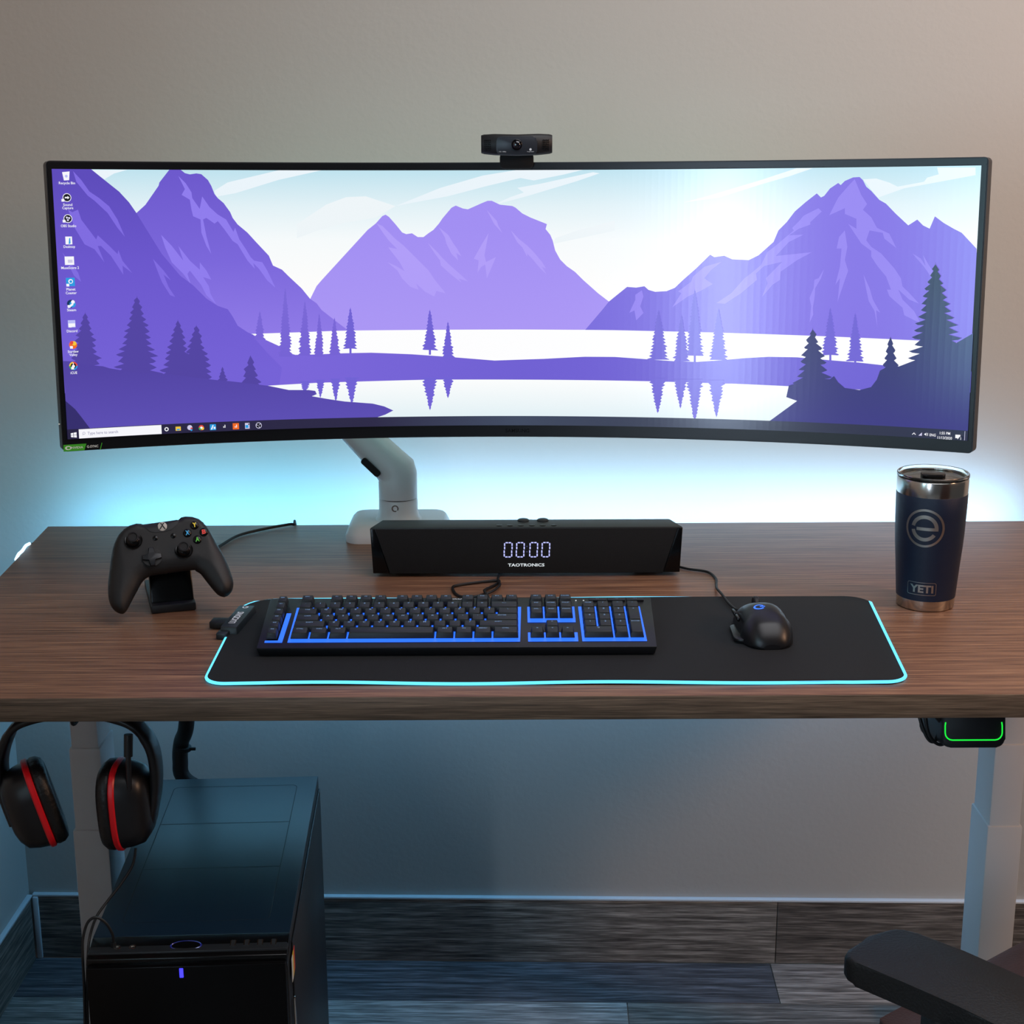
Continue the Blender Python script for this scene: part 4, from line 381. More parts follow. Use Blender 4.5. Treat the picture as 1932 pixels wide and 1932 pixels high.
('fore_tree',[(-440,-27.6),(-439.7,-25.2),(-439.5,-27.6),(-435.8,-33),(-436.5,-34.9),(-437.4,-36),(-432.9,-41.2),(-434,-42.9),(-435.3,-44.2),(-432.6,-50.5),(-433.8,-50.9),(-435.6,-52.1),(-430.2,-57.2),(-431.7,-58.9),(-434.1,-59.3),(-425.8,-65.4),(-428,-67),(-431.1,-67.4),(-424,-73.1),(-426.6,-75),(-429.8,-75.4),(-422.3,-81.1),(-425.1,-83.1),(-429.6,-84.4),(-422,-90.4),(-424.9,-91.1),(-428.5,-91.7),(-421.6,-97.2),(-424.6,-99.2),(-429.9,-101),(-420.3,-104.9),(-423.5,-106.4),(-466.2,-103.4),(-469.9,-101.9),(-457.6,-96.9),(-462.1,-95.6),(-465.2,-95.3),(-456.7,-89.6),(-460.3,-87.7),(-463.1,-86.3),(-453.7,-82),(-456.7,-79.8),(-459.1,-79.5),(-452.9,-72.4),(-456.4,-71.8),(-458.7,-70.3),(-450.4,-64.2),(-453.2,-64),(-455.1,-62),(-448.7,-57),(-451.7,-56.1),(-453.4,-55.6),(-446.6,-49.3),(-449,-48.2),(-450.4,-47.9),(-444.5,-41.2),(-445.6,-40.3),(-446.4,-39),(-442.1,-34.1),(-442.9,-32.5),(-443.3,-30.6)]),
('fore_tree',[(-407.4,-84.3),(-407.1,-83.6),(-406.8,-84.3),(-405.3,-87.3),(-405.6,-88.1),(-406,-88.9),(-404,-92.4),(-404.5,-92.9),(-405.2,-93),(-402.4,-97),(-403.2,-97.7),(-404.1,-97.9),(-400.5,-101.5),(-401.5,-102.6),(-403,-103.2),(-399,-107),(-400.3,-107.4),(-414.9,-107.5),(-416,-106.6),(-412.2,-103.9),(-414,-102.9),(-415,-102.5),(-410.8,-98.8),(-411.8,-98.2),(-412.4,-97.5),(-409.9,-93.6),(-410.6,-93.4),(-411,-93.2),(-408.5,-89.9),(-408.8,-88.7),(-409.1,-88.1)]),
('fore_tree',[(-368.9,-70),(-368.5,-68.7),(-368.3,-70.1),(-363.8,-78.8),(-364.6,-80.2),(-365.9,-81.6),(-361.8,-88.6),(-362.9,-89.3),(-364.3,-89.4),(-359.4,-96.9),(-360.9,-98.4),(-363.5,-99),(-354.8,-106.2),(-357,-107.5),(-359.6,-107.6),(-353.6,-115),(-355.9,-114.7),(-382.4,-113.9),(-384.4,-113.7),(-377.3,-108.2),(-380.6,-107.3),(-382.4,-106.5),(-375.8,-99.6),(-378,-98.4),(-379.3,-97.9),(-375.7,-91.7),(-377.2,-89.4),(-378.4,-87.6),(-371.7,-82.4),(-372.6,-80.5),(-373.2,-79.3)]),
('fore',[(-676.7,-68.1),(-601.2,-69.3),(-586.6,-74.2),(-565.4,-77.3),(-557,-80.3),(-537.8,-84.3),(-520.6,-87.5),(-503.3,-88.6),(-479.4,-91.2),(-442.2,-97.5),(-413.6,-101.8),(-400.3,-103.3),(-380.3,-106.2),(-344.5,-111.8),(-317.7,-118.2),(-290.5,-118.9),(-281.4,-120.3),(-279.3,-124.9),(-286.2,-127.7),(-263.5,-132.2),(-240.8,-136.1),(-201.9,-139.8),(-185.9,-144),(-173.3,-150),(-184.9,-155.7),(-216.2,-165.6),(-307.9,-172.5),(-496.9,-202.8),(-690.3,-189.9)]),
('corner',[(-677.7,-85.2),(-617.9,-120.8),(-604.7,-132.5),(-596.8,-144),(-587.9,-157.7),(-578,-194),(-684,-186.5)]),
('fore_right',[(354.5,-158.1),(390.5,-129.6),(393.4,-118.2),(423.8,-99.3),(432.6,-99.4),(437.9,-95),(443.7,-103),(452.8,-110.4),(472.6,-112.5),(487.7,-107.9),(494.8,-97.7),(498.6,-85.4),(510.2,-78.9),(523.2,-79),(546.3,-69),(556.3,-55),(589.8,-49.5),(620.3,-32.4),(650.4,-15.6),(660.4,-186.9),(353.3,-192.3),(336.8,-170.1)]),
('fore_right',[(407,-33.6),(407.1,-30.7),(407.5,-33.6),(412.5,-39.8),(411.9,-41.5),(410.7,-43.9),(415.1,-50),(414.2,-51),(412.3,-51.7),(420.9,-58.1),(419.2,-60.4),(415.6,-61.4),(424.9,-68.7),(422.6,-69.8),(418.8,-71.8),(427.2,-77.2),(424.7,-79.3),(419.3,-80.5),(428.7,-87.6),(426.1,-88.8),(421,-91),(435.2,-96.6),(431.7,-98.2),(425.5,-99.3),(435,-106.5),(431.6,-107.8),(424.6,-110.1),(440.6,-115.1),(436.4,-117.2),(428.7,-118.1),(444.1,-125.7),(439.4,-126.2),(384.5,-127.3),(380.2,-126.9),(393.7,-118.7),(387.4,-117.5),(383.6,-115.2),(392.7,-109),(386.3,-107.9),(382.4,-106.3),(396.5,-98.4),(391.4,-98.1),(388.4,-97.4),(398.1,-88.8),(392.7,-88.4),(390,-88.2),(399.7,-80.6),(394.7,-78.7),(392.3,-77),(399.2,-70.6),(395,-69.1),(392.8,-68.6),(401.4,-59.9),(398.2,-59.5),(396.5,-57.9),(402.5,-52),(400.2,-49.9),(398.9,-47.5),(405.2,-40.8),(404.1,-40.2),(403.5,-39.6)]),
('fore_right',[(510.2,-41.3),(510.4,-39.9),(510.7,-41.3),(514.2,-49.1),(513.9,-51),(513,-51.4),(517.5,-57.7),(516.7,-60.2),(515.1,-61.7),(519.6,-68.5),(518.5,-69.5),(516.4,-71.4),(522.9,-77.5),(521.5,-78.8),(518.7,-80.2),(526,-86),(524.1,-86.7),(499.7,-87.7),(497.6,-87.8),(505.9,-80.6),(503.5,-79.9),(501.9,-77.6),(507.1,-71.2),(504.9,-70.5),(503.7,-68.9),(507.7,-63),(506,-61),(505,-60),(508.3,-52.6),(507.4,-51.6),(506.8,-50.3)]),
('fore_right',[(563.8,54.2),(563.8,58.2),(564.3,54.2),(569.1,47.4),(568.4,46.7),(567.3,45.2),(571.5,40.1),(570.7,37.9),(569.3,35.7),(574.9,30.4),(573.6,29),(571.2,28.4),(579.3,21.9),(577.5,20.2),(573.8,18.1),(581.1,12.2),(579.1,11.4),(575.6,9),(585.2,4.4),(582.7,2.6),(578.4,0.7),(587,-5.1),(584.3,-6.3),(578.5,-7.6),(591.4,-13.4),(588.1,-15.1),(581.5,-16.3),(596.7,-22.7),(592.8,-23.9),(585.1,-26.1),(597.6,-31.7),(593.6,-32.8),(585.3,-35.1),(602.2,-39.1),(597.7,-41.6),(589.7,-42.8),(603.3,-49.2),(598.6,-50.5),(590.4,-52.4),(600.2,-58.9),(596,-59.6),(587.1,-60.7),(606.9,-67.9),(601.8,-68.3),(591.4,-70.1),(613.1,-74.1),(607.3,-75.4),(539.5,-78.3),(534.3,-76.5),(548.5,-70.5),(539.5,-69.5),(534.3,-67.7),(549.3,-61.3),(540,-60.4),(535.1,-58.7),(553,-51.8),(546,-51.1),(542.2,-49.9),(549.7,-43),(542.3,-42.2),(537.9,-40.1),(551.9,-33.5),(544.4,-33.1),(540.4,-31.4),(553.2,-24),(545.2,-24),(541.4,-22),(554.8,-16.9),(548.3,-14.9),(545,-13.4),(555.8,-7),(550.9,-5.9),(548.2,-4.7),(555,2.1),(551,3.1),(548.5,3.3),(556.1,11.5),(552.1,12.1),(549.7,13.4),(557.8,20.9),(553.6,21.1),(551.5,23.2),(558.6,29.3),(556.4,30),(554.9,31.9),(560.6,37.9),(559,39),(558,40.2),(561.9,46.1),(560.5,47.9),(559.8,48.3)]),
('fore_right',[(374.7,-125.7),(377.6,-109.8),(393,-104.8),(423.8,-99.3),(425.1,-134.9),(390.5,-130.7)]),
]
# ------------------------------------------------------------------ ultrawide monitor
MR = 1.3; CH = 1.1995; AM = math.asin(CH / 2 / MR); HW = MR * AM
Mrot = Matrix.Rotation(-.0314, 4, 'Z') @ Matrix.Rotation(-.0005, 4, 'Y') @ Matrix.Rotation(-.06, 4, 'X')
mon = thing('curved_monitor', 'very wide curved monitor showing purple mountain wallpaper, on white arm', 'monitor', (.0073, 2.1385, 1.2382), rotm=Mrot)
def cv(u, v, d=0):                                     # arc length, height, distance in front of the panel
    a = u / MR; r = MR - d
    return (r * math.sin(a), r * math.cos(a) - MR, v)
M_bez = mat('bezel_gloss', '0b0c10', .3, spec=.5)
M_shell = mat('monitor_shell', '24252a', .45)
# shell: rounded slab bent on the arc
def bent_slab(b, hw, v0, v1, d0, d1, m, r=.006, nx=72):
    rings = []
    ends = [r * (1 - math.cos(PI / 2 * k / 5)) for k in range(6)]
    us = [-hw + e for e in ends] + [-hw + r + 2 * (hw - r) * k / nx for k in range(1, nx)] + [hw - e for e in ends[::-1]]
    for u in us:
        q = min(1, max(0, (hw - abs(u)) / r)); ins = r * (1 - math.sqrt(max(0, 1 - (1 - q) ** 2)))
        ring = []
        for (vv, dd) in ((v0 + ins, d0), (v0 + ins, d1), (v1 - ins, d1), (v1 - ins, d0)): ring.append(cv(u, vv, dd))
        rings.append(ring)
    b.loft(rings, m)
b = MB(); bent_slab(b, HW, -.189, .189, -.020, 0, M_shell)
rings = []
for k in range(41):                                    # deeper back bulge
    u = -.48 + .96 * k / 40; f = max(0, 1 - (u / .48) ** 2); dep = -.02 - .05 * f ** .6
    rings.append([cv(u, -.165, -.019), cv(u, -.15, dep), cv(u, .15, dep), cv(u, .165, -.019)])
b.loft(rings, M_shell); b.build('housing', mon, ang=30)
b = MB()
for v0, v1 in ((.1795, .1875), (-.1875, -.1725)): bent_slab(b, HW - .0015, v0, v1, 0, .0012, M_bez, r=.002)
for s in (-1, 1):
    u0, u1 = (HW - .0085, HW - .0015); n = 2
    rings = [[cv(s * (u0 + (u1 - u0) * k / n), vv, dd) for vv, dd in ((-.1725, 0), (-.1725, .0012), (.1795, .0012), (.1795, 0))] for k in range(n + 1)]
    b.loft(rings, M_bez)
b.text('SAMSUNG', 1, M_gloss, map=lambda x, y: cv(x + .0011, y - .1800, .0016), width=.0335, h=.0052, bold=.01)
b.build('bezel', mon)
M_nv = mat('badge_green', '43b02a', .5); M_nvw = mat('badge_white', 'e8f0e8', .6)
b = MB()
bd = lambda x, y: cv(x, y, .0017)
b.flat([(-.6225, -.1885), (-.6225, -.1795), (-.5925, -.1795), (-.5955, -.1885)], M_nv, map=bd)
b.text('NVIDIA', 1, M_nvw, map=lambda x, y: cv(x - .6045, y - .1840, .0019), width=.0150, h=.0030, bold=.01)
eye = [(.0042 * math.cos(2 * PI * k / 20), .0027 * math.sin(2 * PI * k / 20)) for k in range(20)]
b.flat([(x - .6163, y - .1840) for x, y in eye], M_nvw, map=lambda x, y: cv(x, y, .0019))
b.flat([(x * .55 - .6160, y * .55 - .1840) for x, y in eye], M_nv, map=lambda x, y: cv(x, y, .0020))
o = b.build('badge_sticker', mon); o['label'] = 'green maker badge sticker'
b = MB()
b.text('G-SYNC', 1, M_nvw, map=lambda x, y: cv(x - .5845, y - .1838, .0018), width=.0150, h=.0034, bold=.01)
b.flat([(-.5752, -.1888), (-.5742, -.1888), (-.5715, -.1798), (-.5725, -.1798)], M_nv, map=bd)
b.build('badge_lettering', mon)
b = MB(); b.flat([(-.6270, -.1500), (-.6245, -.1513), (-.6270, -.1526)], M_nvw, map=bd)
b.build('edge_marker', mon)

# display: flat drawing cut into narrow strips and bent on the arc
def emis(name, stops, axis=1, lo=-.18, hi=.18):
    m = bpy.data.materials.new('screen_' + name); m.use_nodes = True; nt = m.node_tree; bs = nt.nodes['Principled BSDF']
    bs.inputs['Base Color'].default_value = (.004, .004, .005, 1); bs.inputs['Roughness'].default_value = .17; bs.inputs['Specular IOR Level'].default_value = .5
    bs.inputs['Emission Strength'].default_value = 1
    if len(stops) == 1:
        bs.inputs['Emission Color'].default_value = (*lin(stops[0][1]), 1)
    else:
        uv = nt.nodes.new('ShaderNodeUVMap'); uv.uv_map = 'UVMap'; sp = nt.nodes.new('ShaderNodeSeparateXYZ')
        nt.links.new(uv.outputs['UV'], sp.inputs[0]); rp = nt.nodes.new('ShaderNodeValToRGB')
        nt.links.new(sp.outputs[axis], rp.inputs['Fac']); e = rp.color_ramp.elements
        while len(e) < len(stops): e.new(.5)
        for k, (p, c) in enumerate(stops): e[k].position = p; e[k].color = (*lin(c), 1)
        nt.links.new(rp.outputs['Color'], bs.inputs['Emission Color'])
    return m
def vv(y): return (y + .18) / .36                      # screen height in metres -> 0..1
def uu(x): return (x + .62) / 1.24
SM = {
 'sky': emis('sky', [(vv(.02), 'fdfcfb'), (vv(.085), 'f6fafb'), (vv(.13), 'e2f1f6'), (vv(.178), 'bfe2ee')]),
 'cloud': emis('cloud', [(0, 'eaf4fa')]), 'haze': emis('haze', [(0, 'eef5f8')]),
 'mid': emis('mid', [(vv(-.03), 'aa96f4'), (vv(.1), 'a18ef2')]), 'midhi': emis('midhi', [(0, 'b09df8')]),
 'right': emis('right', [(uu(.1), '7a6cdc'), (uu(.45), '8270e2')], 0), 'righthi': emis('righthi', [(0, '9584ee')]),
 'left_far': emis('left_far', [(vv(-.04), '8e79e6'), (vv(.06), '7a66da'), (vv(.17), '6c58cc')]), 'left_farhi': emis('left_farhi', [(0, '8f7ced')]),
 'left_near': emis('left_near', [(vv(-.09), '7461d6'), (vv(.06), '6a56cc'), (vv(.17), '5c4aba')]), 'left_nearhi': emis('left_nearhi', [(0, '7f6be0')]),
 'lake': emis('lake', [(0, 'fdfdfe')]), 'lake_low': emis('lake_low', [(vv(-.165), 'e0eff4'), (vv(-.11), 'fafcfc')]),
 'land': emis('land', [(uu(-.35), '7b66da'), (uu(0), '6f5fd2'), (uu(.5), '6d5ed2')], 0),
 'tree_far': emis('tree_far', [(vv(-.07), '7562d4'), (vv(.0), '7a68d6')]), 'tree_mid': emis('tree_mid', [(0, '7062d4')]), 'tree_right': emis('tree_right', [(0, '6e60d2')]),
 'fore_tree': emis('fore_tree', [(0, '5244a2')]), 'fore': emis('fore', [(vv(-.165), '5c4eb4'), (vv(-.08), '5143a2')]),
 'corner': emis('corner', [(0, '332c6c')]), 'fore_right': emis('fore_right', [(vv(-.17), '3a3684'), (vv(.05), '26304e')]),
 'task': emis('task', [(uu(-.6), '25213f'), (uu(-.2), '2b2846'), (uu(.0), '404a60'), (uu(.2), '33384f'), (uu(.6), '272a44')], 0),  # middle stops lightened: reflection on the bar painted into its colour
 'white': emis('white', [(0, 'f6f6fb')]), 'grey': emis('grey', [(0, '9a98b4')]), 'soft': emis('soft', [(0, 'cfcbe8')]), 'ink': emis('ink', [(0, '15171f')]),
 'blue': emis('blue', [(0, '2a9be0')]), 'navy': emis('navy', [(0, '15355f')]), 'orange': emis('orange', [(0, 'f06a24')]), 'yellow': emis('yellow', [(0, 'f3c63c')]), 'red': emis('red', [(0, 'e04a3f')]), 'green': emis('green', [(0, '3fae5a')]), 'lav': emis('lav', [(0, 'b9bdf6')]),
}
SW, ST, SB = .6165, .1785, -.1722
layers = []
layers.append(('sky', [(-SW, SB), (SW, SB), (SW, ST), (-SW, ST)]))
for k, p in WALLPAPER: layers.append((k, [(x / 1000, y / 1000) for x, y in p]))
layers.append(('task', [(-SW, SB), (SW, SB), (SW, -.1590), (-SW, -.1590)]))
# overlaid interface: (key, polygon) and texts
def circ(x, y, r, n=18): return [(x + r * math.cos(2 * PI * k / n), y + r * math.sin(2 * PI * k / n)) for k in range(n)]
def rect(x, y, w, h): return [(x - w / 2, y - h / 2), (x + w / 2, y - h / 2), (x + w / 2, y + h / 2), (x - w / 2, y + h / 2)]
UI = []; TX = []
def lab(s, x, y, h=.0034, key='white', w=None): TX.append((key, s, x, y, w, h))
UI += [('white', [(-.6040, .1745), (-.5945, .1755), (-.5957, .1645), (-.6022, .1640)]), ('lav', circ(-.5990, .1695, .0018))]
lab('Recycle Bin', -.5992, .1603, w=.0205)
UI += [('white', circ(-.5997, .1424, .0055)), ('ink', circ(-.5997, .1424, .0047)), ('white', [(-.6025, .1415), (-.599, .1415), (-.599, .1403), (-.5965, .1424), (-.599, .1445), (-.599, .1433), (-.6025, .1433)])]
lab('Sound', -.5998, .1334, w=.0115); lab('Capture', -.6000, .1288, w=.0140)
UI += [('white', circ(-.6000, .1157, .0055)), ('ink', circ(-.6000, .1157, .0047)), ('soft', circ(-.6013, .1170, .0014, 10)), ('soft', circ(-.5984, .1164, .0014, 10)), ('soft', circ(-.6002, .1138, .0014, 10))]
lab('OBS Studio', -.6003, .1065, w=.0195)
UI += [('white', rect(-.6005, .0878, .0085, .0100)), ('blue', [(-.601, .083), (-.5985, .084), (-.5985, .0915), (-.600, .0905)])]
lab('Desktop', -.6008, .0795, w=.0145)
UI += [('white', rect(-.6012, .0619, .0118, .0108)), ('soft', rect(-.6002, .0612, .006, .004))]
lab('MuseScore 2', -.6013, .0529, w=.0225)
UI += [('blue', rect(-.6015, .0345, .0112, .0108)), ('white', circ(-.6012, .0352, .0030)), ('blue', circ(-.6010, .0350, .0018))]
lab('Planet', -.6018, .0252, w=.0115); lab('Coaster', -.6018, .0205, w=.0140)
UI += [('navy', circ(-.6024, .0063, .0052)), ('blue', circ(-.6004, .0055, .0040)), ('white', circ(-.5998, .0085, .0024)), ('white', [(-.6010, .0068), (-.6070, .0025), (-.6055, .0005), (-.5990, .0050)])]
lab('Steam', -.6026, -.0016, w=.0115)
UI += [('lav', rect(-.6030, -.0198, .0095, .0095)), ('white', rect(-.6030, -.0215, .0085, .0045))]
lab('Discord', -.6035, -.0290, w=.0135)
UI += [('orange', circ(-.6028, -.0475, .0052)), ('yellow', circ(-.6012, -.0455, .0028)), ('red', circ(-.6045, -.0445, .0022))]
lab('Stardew', -.6036, -.0558, w=.0140); lab('Valley', -.6036, -.0606, w=.0105)
for k, c in enumerate(('red', 'yellow', 'green', 'blue')):
    a = k * PI / 2; UI.append((c, [(-.6040 + .0054 * math.cos(a + t * PI / 12), -.0750 + .0054 * math.sin(a + t * PI / 12)) for t in range(7)] + [(-.6040, -.0750)]))
UI += [('ink', circ(-.6040, -.0750, .0036)), ('white', circ(-.6040, -.0755, .0020)), ('white', rect(-.6040, -.0725, .0011, .003))]
lab('iCUE', -.6043, -.0838, w=.0085)
for yy_ in (.139, .1125, .0305, .003, -.0228, -.0505, -.0778): UI.append(('white', rect(-.6052, yy_, .0036, .0034)))
# task bar
UI += [('white', [(-.6125, -.1640), (-.6093, -.1636), (-.6093, -.1663), (-.6125, -.1663)]), ('white', [(-.6087, -.1635), (-.6050, -.1630), (-.6050, -.1663), (-.6087, -.1663)]), ('white', [(-.6125, -.1668), (-.6093, -.1668), (-.6093, -.1696), (-.6125, -.1692)]), ('white', [(-.6087, -.1668), (-.6050, -.1668), (-.6050, -.1701), (-.6087, -.1697)])]
UI += [('white', rect(-.5474, -.16555, .1092, .0122)), ('grey', circ(-.5955, -.1650, .0018)), ('white', circ(-.5955, -.1650, .0013)), ('grey', [(-.5975, -.1672), (-.5971, -.1676), (-.5962, -.1663), (-.5966, -.1660)])]
lab('Type here to search', -.5710, -.1657, .0040, 'grey', .0400)
xs = [-.4860 + k * .01564 for k in range(9)]; y_ = -.1656
UI += [('white', circ(xs[0], y_, .0028)), ('task', circ(xs[0], y_, .0016)), ('yellow', rect(xs[1], y_, .0070, .0056)), ('blue', rect(xs[1], y_ - .0012, .0042, .0020)), ('soft', circ(xs[2], y_ + .0008, .0034)), ('red', circ(xs[2] + .0022, y_ - .0005, .0014)), ('blue', circ(xs[2] + .002, y_ - .0026, .0014)),
       ('red', circ(xs[3], y_, .0036)), ('yellow', circ(xs[3] + .0016, y_ - .0012, .0020)), ('green', circ(xs[3] - .0016, y_ - .0012, .0020)), ('white', circ(xs[3], y_, .0016)),
       ('blue', rect(xs[4], y_, .0082, .0080)), ('white', [(xs[4] - .003, y_ - .003), (xs[4] - .001, y_ - .003), (xs[4] + .001, y_ + .003), (xs[4] - .0002, y_ + .003)]), ('white', rect(xs[4] + .0022, y_ - .001, .0024, .0028)),
       ('white', rect(xs[5] - .0010, y_ - .0004, .0010, .0020)), ('white', rect(xs[5] + .0008, y_ + .0006, .0010, .0040)),
       ('orange', rect(xs[6], y_, .0085, .0085)), ('white', rect(xs[6] - .0010, y_ - .0008, .0010, .0020)), ('white', rect(xs[6] + .0009, y_ + .0002, .0010, .0040)),
       ('soft', rect(xs[7], y_, .0062, .0080)), ('blue', rect(xs[7] - .0006, y_ - .0008, .0040, .0040)), ('ink', rect(xs[7] + .002, y_ + .0022, .0014, .0020)),
       ('soft', circ(xs[8], y_, .0042)), ('ink', circ(xs[8], y_, .0034))] + [('soft', [(xs[8] + .0034 * math.cos(t), y_ + .0034 * math.sin(t)), (xs[8] + .0034 * math.cos(t + .35), y_ + .0034 * math.sin(t + .35)), (xs[8], y_)]) for t in (.6, 2.7, 4.8)]
UI += [('white', [(.5450, -.1676), (.5475, -.1650), (.5500, -.1676), (.5494, -.1682), (.5475, -.1663), (.5456, -.1682)]),
       ('soft', [(.5535, -.1688), (.5580, -.1688), (.5580, -.1643)]), ('white', [(.5612, -.1673), (.5612, -.1657), (.5624, -.1657), (.5638, -.1642), (.5638, -.1688), (.5624, -.1673)]), ('white', rect(.5655, -.1665, .0008, .0036)),
       ('white', [(.6015, -.1645), (.6080, -.1645), (.6080, -.1690), (.6058, -.1690), (.6045, -.1706), (.6045, -.1690), (.6015, -.1690)]), ('task', circ(.6085, -.1693, .0026)), ('soft', rect(.6136, -.1652, .0006, .0120))]
lab('ENG', .5722, -.1669, .0036, 'white', .0080); lab('1:55 PM', .5880, -.1636, .0036, 'white', .0135); lab('11/13/2020', .5880, -.1697, .0036, 'white', .0190); lab('2', .6086, -.1692, .0028, 'white', .0016)
def screen_part(name, items, texts, base, label=None):
    bm = bmesh.new(); uvl = bm.loops.layers.uv.new('UVMap'); mats = []
    for li, (k, poly) in enumerate(items):
        m = SM[k]
        if m not in mats: mats.append(m)
        d = base + .000045 * li
        cx = [max(-SW, min(SW, x)) for x, y in poly]; cy = [max(SB, min(ST, y)) for x, y in poly]
        t = bmesh.new(); V = [t.verts.new((x, y, d)) for x, y in zip(cx, cy)]
        for f in geometry.tessellate_polygon([[Vector((x, y, 0)) for x, y in zip(cx, cy)]]):
            try: t.faces.new([V[i] for i in f])
            except ValueError: pass
        me = bpy.data.meshes.new('x')
        for f in t.faces: f.material_index = mats.index(m)
        t.to_mesh(me); t.free(); bm.from_mesh(me); bpy.data.meshes.remove(me)
    for (k, s, x, y, w, h) in texts:
        m = SM[k]
        if m not in mats: mats.append(m)
        vs, fs, ww, hh = text_geo(s, .012); kx = w / ww; ky = h / hh if not any(c in s for c in 'ypg') else h * 1.25 / hh
        n0 = [bm.verts.new((x + a * kx, y + c * ky, base + .000045 * (len(items) + 3))) for a, c in vs]
        for f in fs:
            try: q = bm.faces.new([n0[i] for i in f]); q.material_index = mats.index(m)
            except ValueError: pass
    if not texts:
        pass
    N = 140
    for k in range(1, N):
        x = -SW + 2 * SW * k / N
        bmesh.ops.bisect_plane(bm, geom=bm.verts[:] + bm.edges[:] + bm.faces[:], plane_co=(x, 0, 0), plane_no=(1, 0, 0), dist=1e-7)
    for f in bm.faces:
        for l in f.loops: l[uvl].uv = ((l.vert.co.x + .62) / 1.24, (l.vert.co.y + .18) / .36)
        f.normal_update()
        if f.normal.z < 0: f.normal_flip()
    for v in bm.verts: v.co = cv(v.co.x, v.co.y, v.co.z)
    me = bpy.data.meshes.new(name); bm.to_mesh(me); bm.free()
    for m in mats: me.materials.append(m)
    o = bpy.data.objects.new(name, me); COL.objects.link(o); o.parent = mon
    if label: o['label'] = label
    return o
screen = screen_part('screen', layers + UI, TX, .0002)

# ------------------------------------------------------------------ monitor arm
arm = thing('monitor_arm', 'white monitor arm clamped at desk rear behind the black soundbar', 'monitor arm', (-.178, 2.335, DZ))
b = MB()
pts = rrect(.160, .116, .022, 5)
rings = []
for z, sc in ((0, 1.0), (.010, 1.0), (.0135, .985), (.022, .93), (.026, .88)):
    rings.append([(x * (1 if z < .011 else sc), y * (1 if z < .011 else sc) + (.0 if z < .011 else .004 * (1 - sc) * 10), z) for x, y in pts])
b.loft(rings, M_white); b.build('base_plate', arm, ang=50)
b = MB(); b.lathe([(.037, .025), (.0325, .031), (.0305, .040), (.0300, .058), (.0292, .0595)], M_white); b.build('post', arm)
b = MB(); b.lathe([(.0055, -.001), (.0055, .0006), (.0035, .0006), (.003, -.001)], M_steel, M=tr(-.003, -.0297, .049) @ rot('X', 90), n=16); b.build('set_screw', arm)
b = MB(); b.lathe([(.0285, .0592), (.0285, .0614)], M_matte); b.build('swivel_ring', arm)
b = MB()                                               # elbow and lower link, one bent square-ish tube
def sect(p, d, w, h, n=28):
    d = Vector(d).normalized(); nx = d.cross(Vector((0, 1, 0))).normalized(); ny = Vector((0, 1, 0))
    return [tuple(Vector(p) + nx * x + ny * y) for x, y in superell(w, h, 2.5, n)]
b.loft([sect((0, 0, .061), (0, 0, 1), .0300, .0300), sect((0, 0, .085), (0, 0, 1), .0300, .0300), sect((.0, .002, .093), (-.2, 0, .98), .0305, .030), sect((-.002, .003, .102), (-.5, 0, .86), .0310, .030),
        sect((-.014, .004, .114), (-.70, .02, .71), .0285, .028), sect((-.06, .012, .160), (-.70, .05, .71), .0250, .026), sect((-.15, .028, .25), (-.70, .05, .71), .0235, .025)], M_white)
b.build('lower_link', arm, ang=60)
b = MB(); b.prism(rrect(.036, .0105, .004, 4), 0, .004, M_matte, M=tr(-.0395, -.0205, .113) @ rot('Y', 45) @ rot('X', 90)); b.build('cable_slot', arm)
b = MB(); b.lathe([(.03, -.02), (.032, -.015), (.032, .015), (.03, .02)], M_white, M=tr(-.155, .028, .262)); b.build('joint', arm)
b = MB(); b.tube([(-.155, .028, .29), (-.07, .0, .35), (.10, -.075, .385), (.165, -.095, .389)], .024, M_white, n=16); b.build('upper_link', arm)
b = MB(); b.box((.182, -.106, .387), (.1, .010, .1), M_white, .004, M=None); b.build('mounting_plate', arm)

# ------------------------------------------------------------------ webcam
cam_t = thing('webcam', 'small black webcam clipped on the monitor top edge', 'webcam', (.0085, 2.1265, 1.4285))
b = MB(); rings = []
for k in range(25):
    x = -.0480 + .096 * k / 24; f = abs(x) / .048
    bow = .010 * f ** 2; hh = .0140 if f < .62 else .0140 - .0014 * ((f - .62) / .38)
    if f > .98: hh *= .93
    zc = .0215 + (.0012 * f)
    rings.append([(x, bow + yy, zc + zz) for yy, zz in ((-.001, -hh), (-.0045, -hh * .8), (-.0055, 0), (-.0045, hh * .8), (-.001, hh), (.018, hh * .95), (.022, hh * .6), (.022, -hh * .6), (.018, -hh))])
b.loft(rings, M_black); b.build('camera_body', cam_t, ang=50)
M_face = mat('webcam_face', '262b33', .35)
b = MB(); b.prism(rrect(.055, .0235, .006, 5), 0, .0022, M_face, .0008, M=tr(0, -.0050, .0212) @ rot('X', 90))
b.text('HD 1080p', 1, M_text, M=tr(-.0190, -.00735, .0130) @ rot('X', 90), width=.0095, h=.0016)
b.text('logitech', 1, M_text, M=tr(.0185, -.00735, .0130) @ rot('X', 90), width=.0090, h=.0016)
b.flat([(.0016 * math.cos(t * .5), .0016 * math.sin(t * .5)) for t in range(12)], M_text, M=tr(.0185, -.00735, .0160) @ rot('X', 90)); b.build('face_plate', cam_t)
M_lens = mat('lens_glass', '0a0810', .06, coat=1)
b = MB(); b.lathe([(.0072, 0), (.0072, .0018), (.0064, .0024), (.0058, .0014)], M_gloss, M=tr(0, -.0070, .0222) @ rot('X', 90)); b.lathe([(.0058, .0010), (.0050, .0024), (.003, .0034), (.0001, .0038)], M_lens, M=tr(0, -.0070, .0222) @ rot('X', 90)); b.build('lens', cam_t)
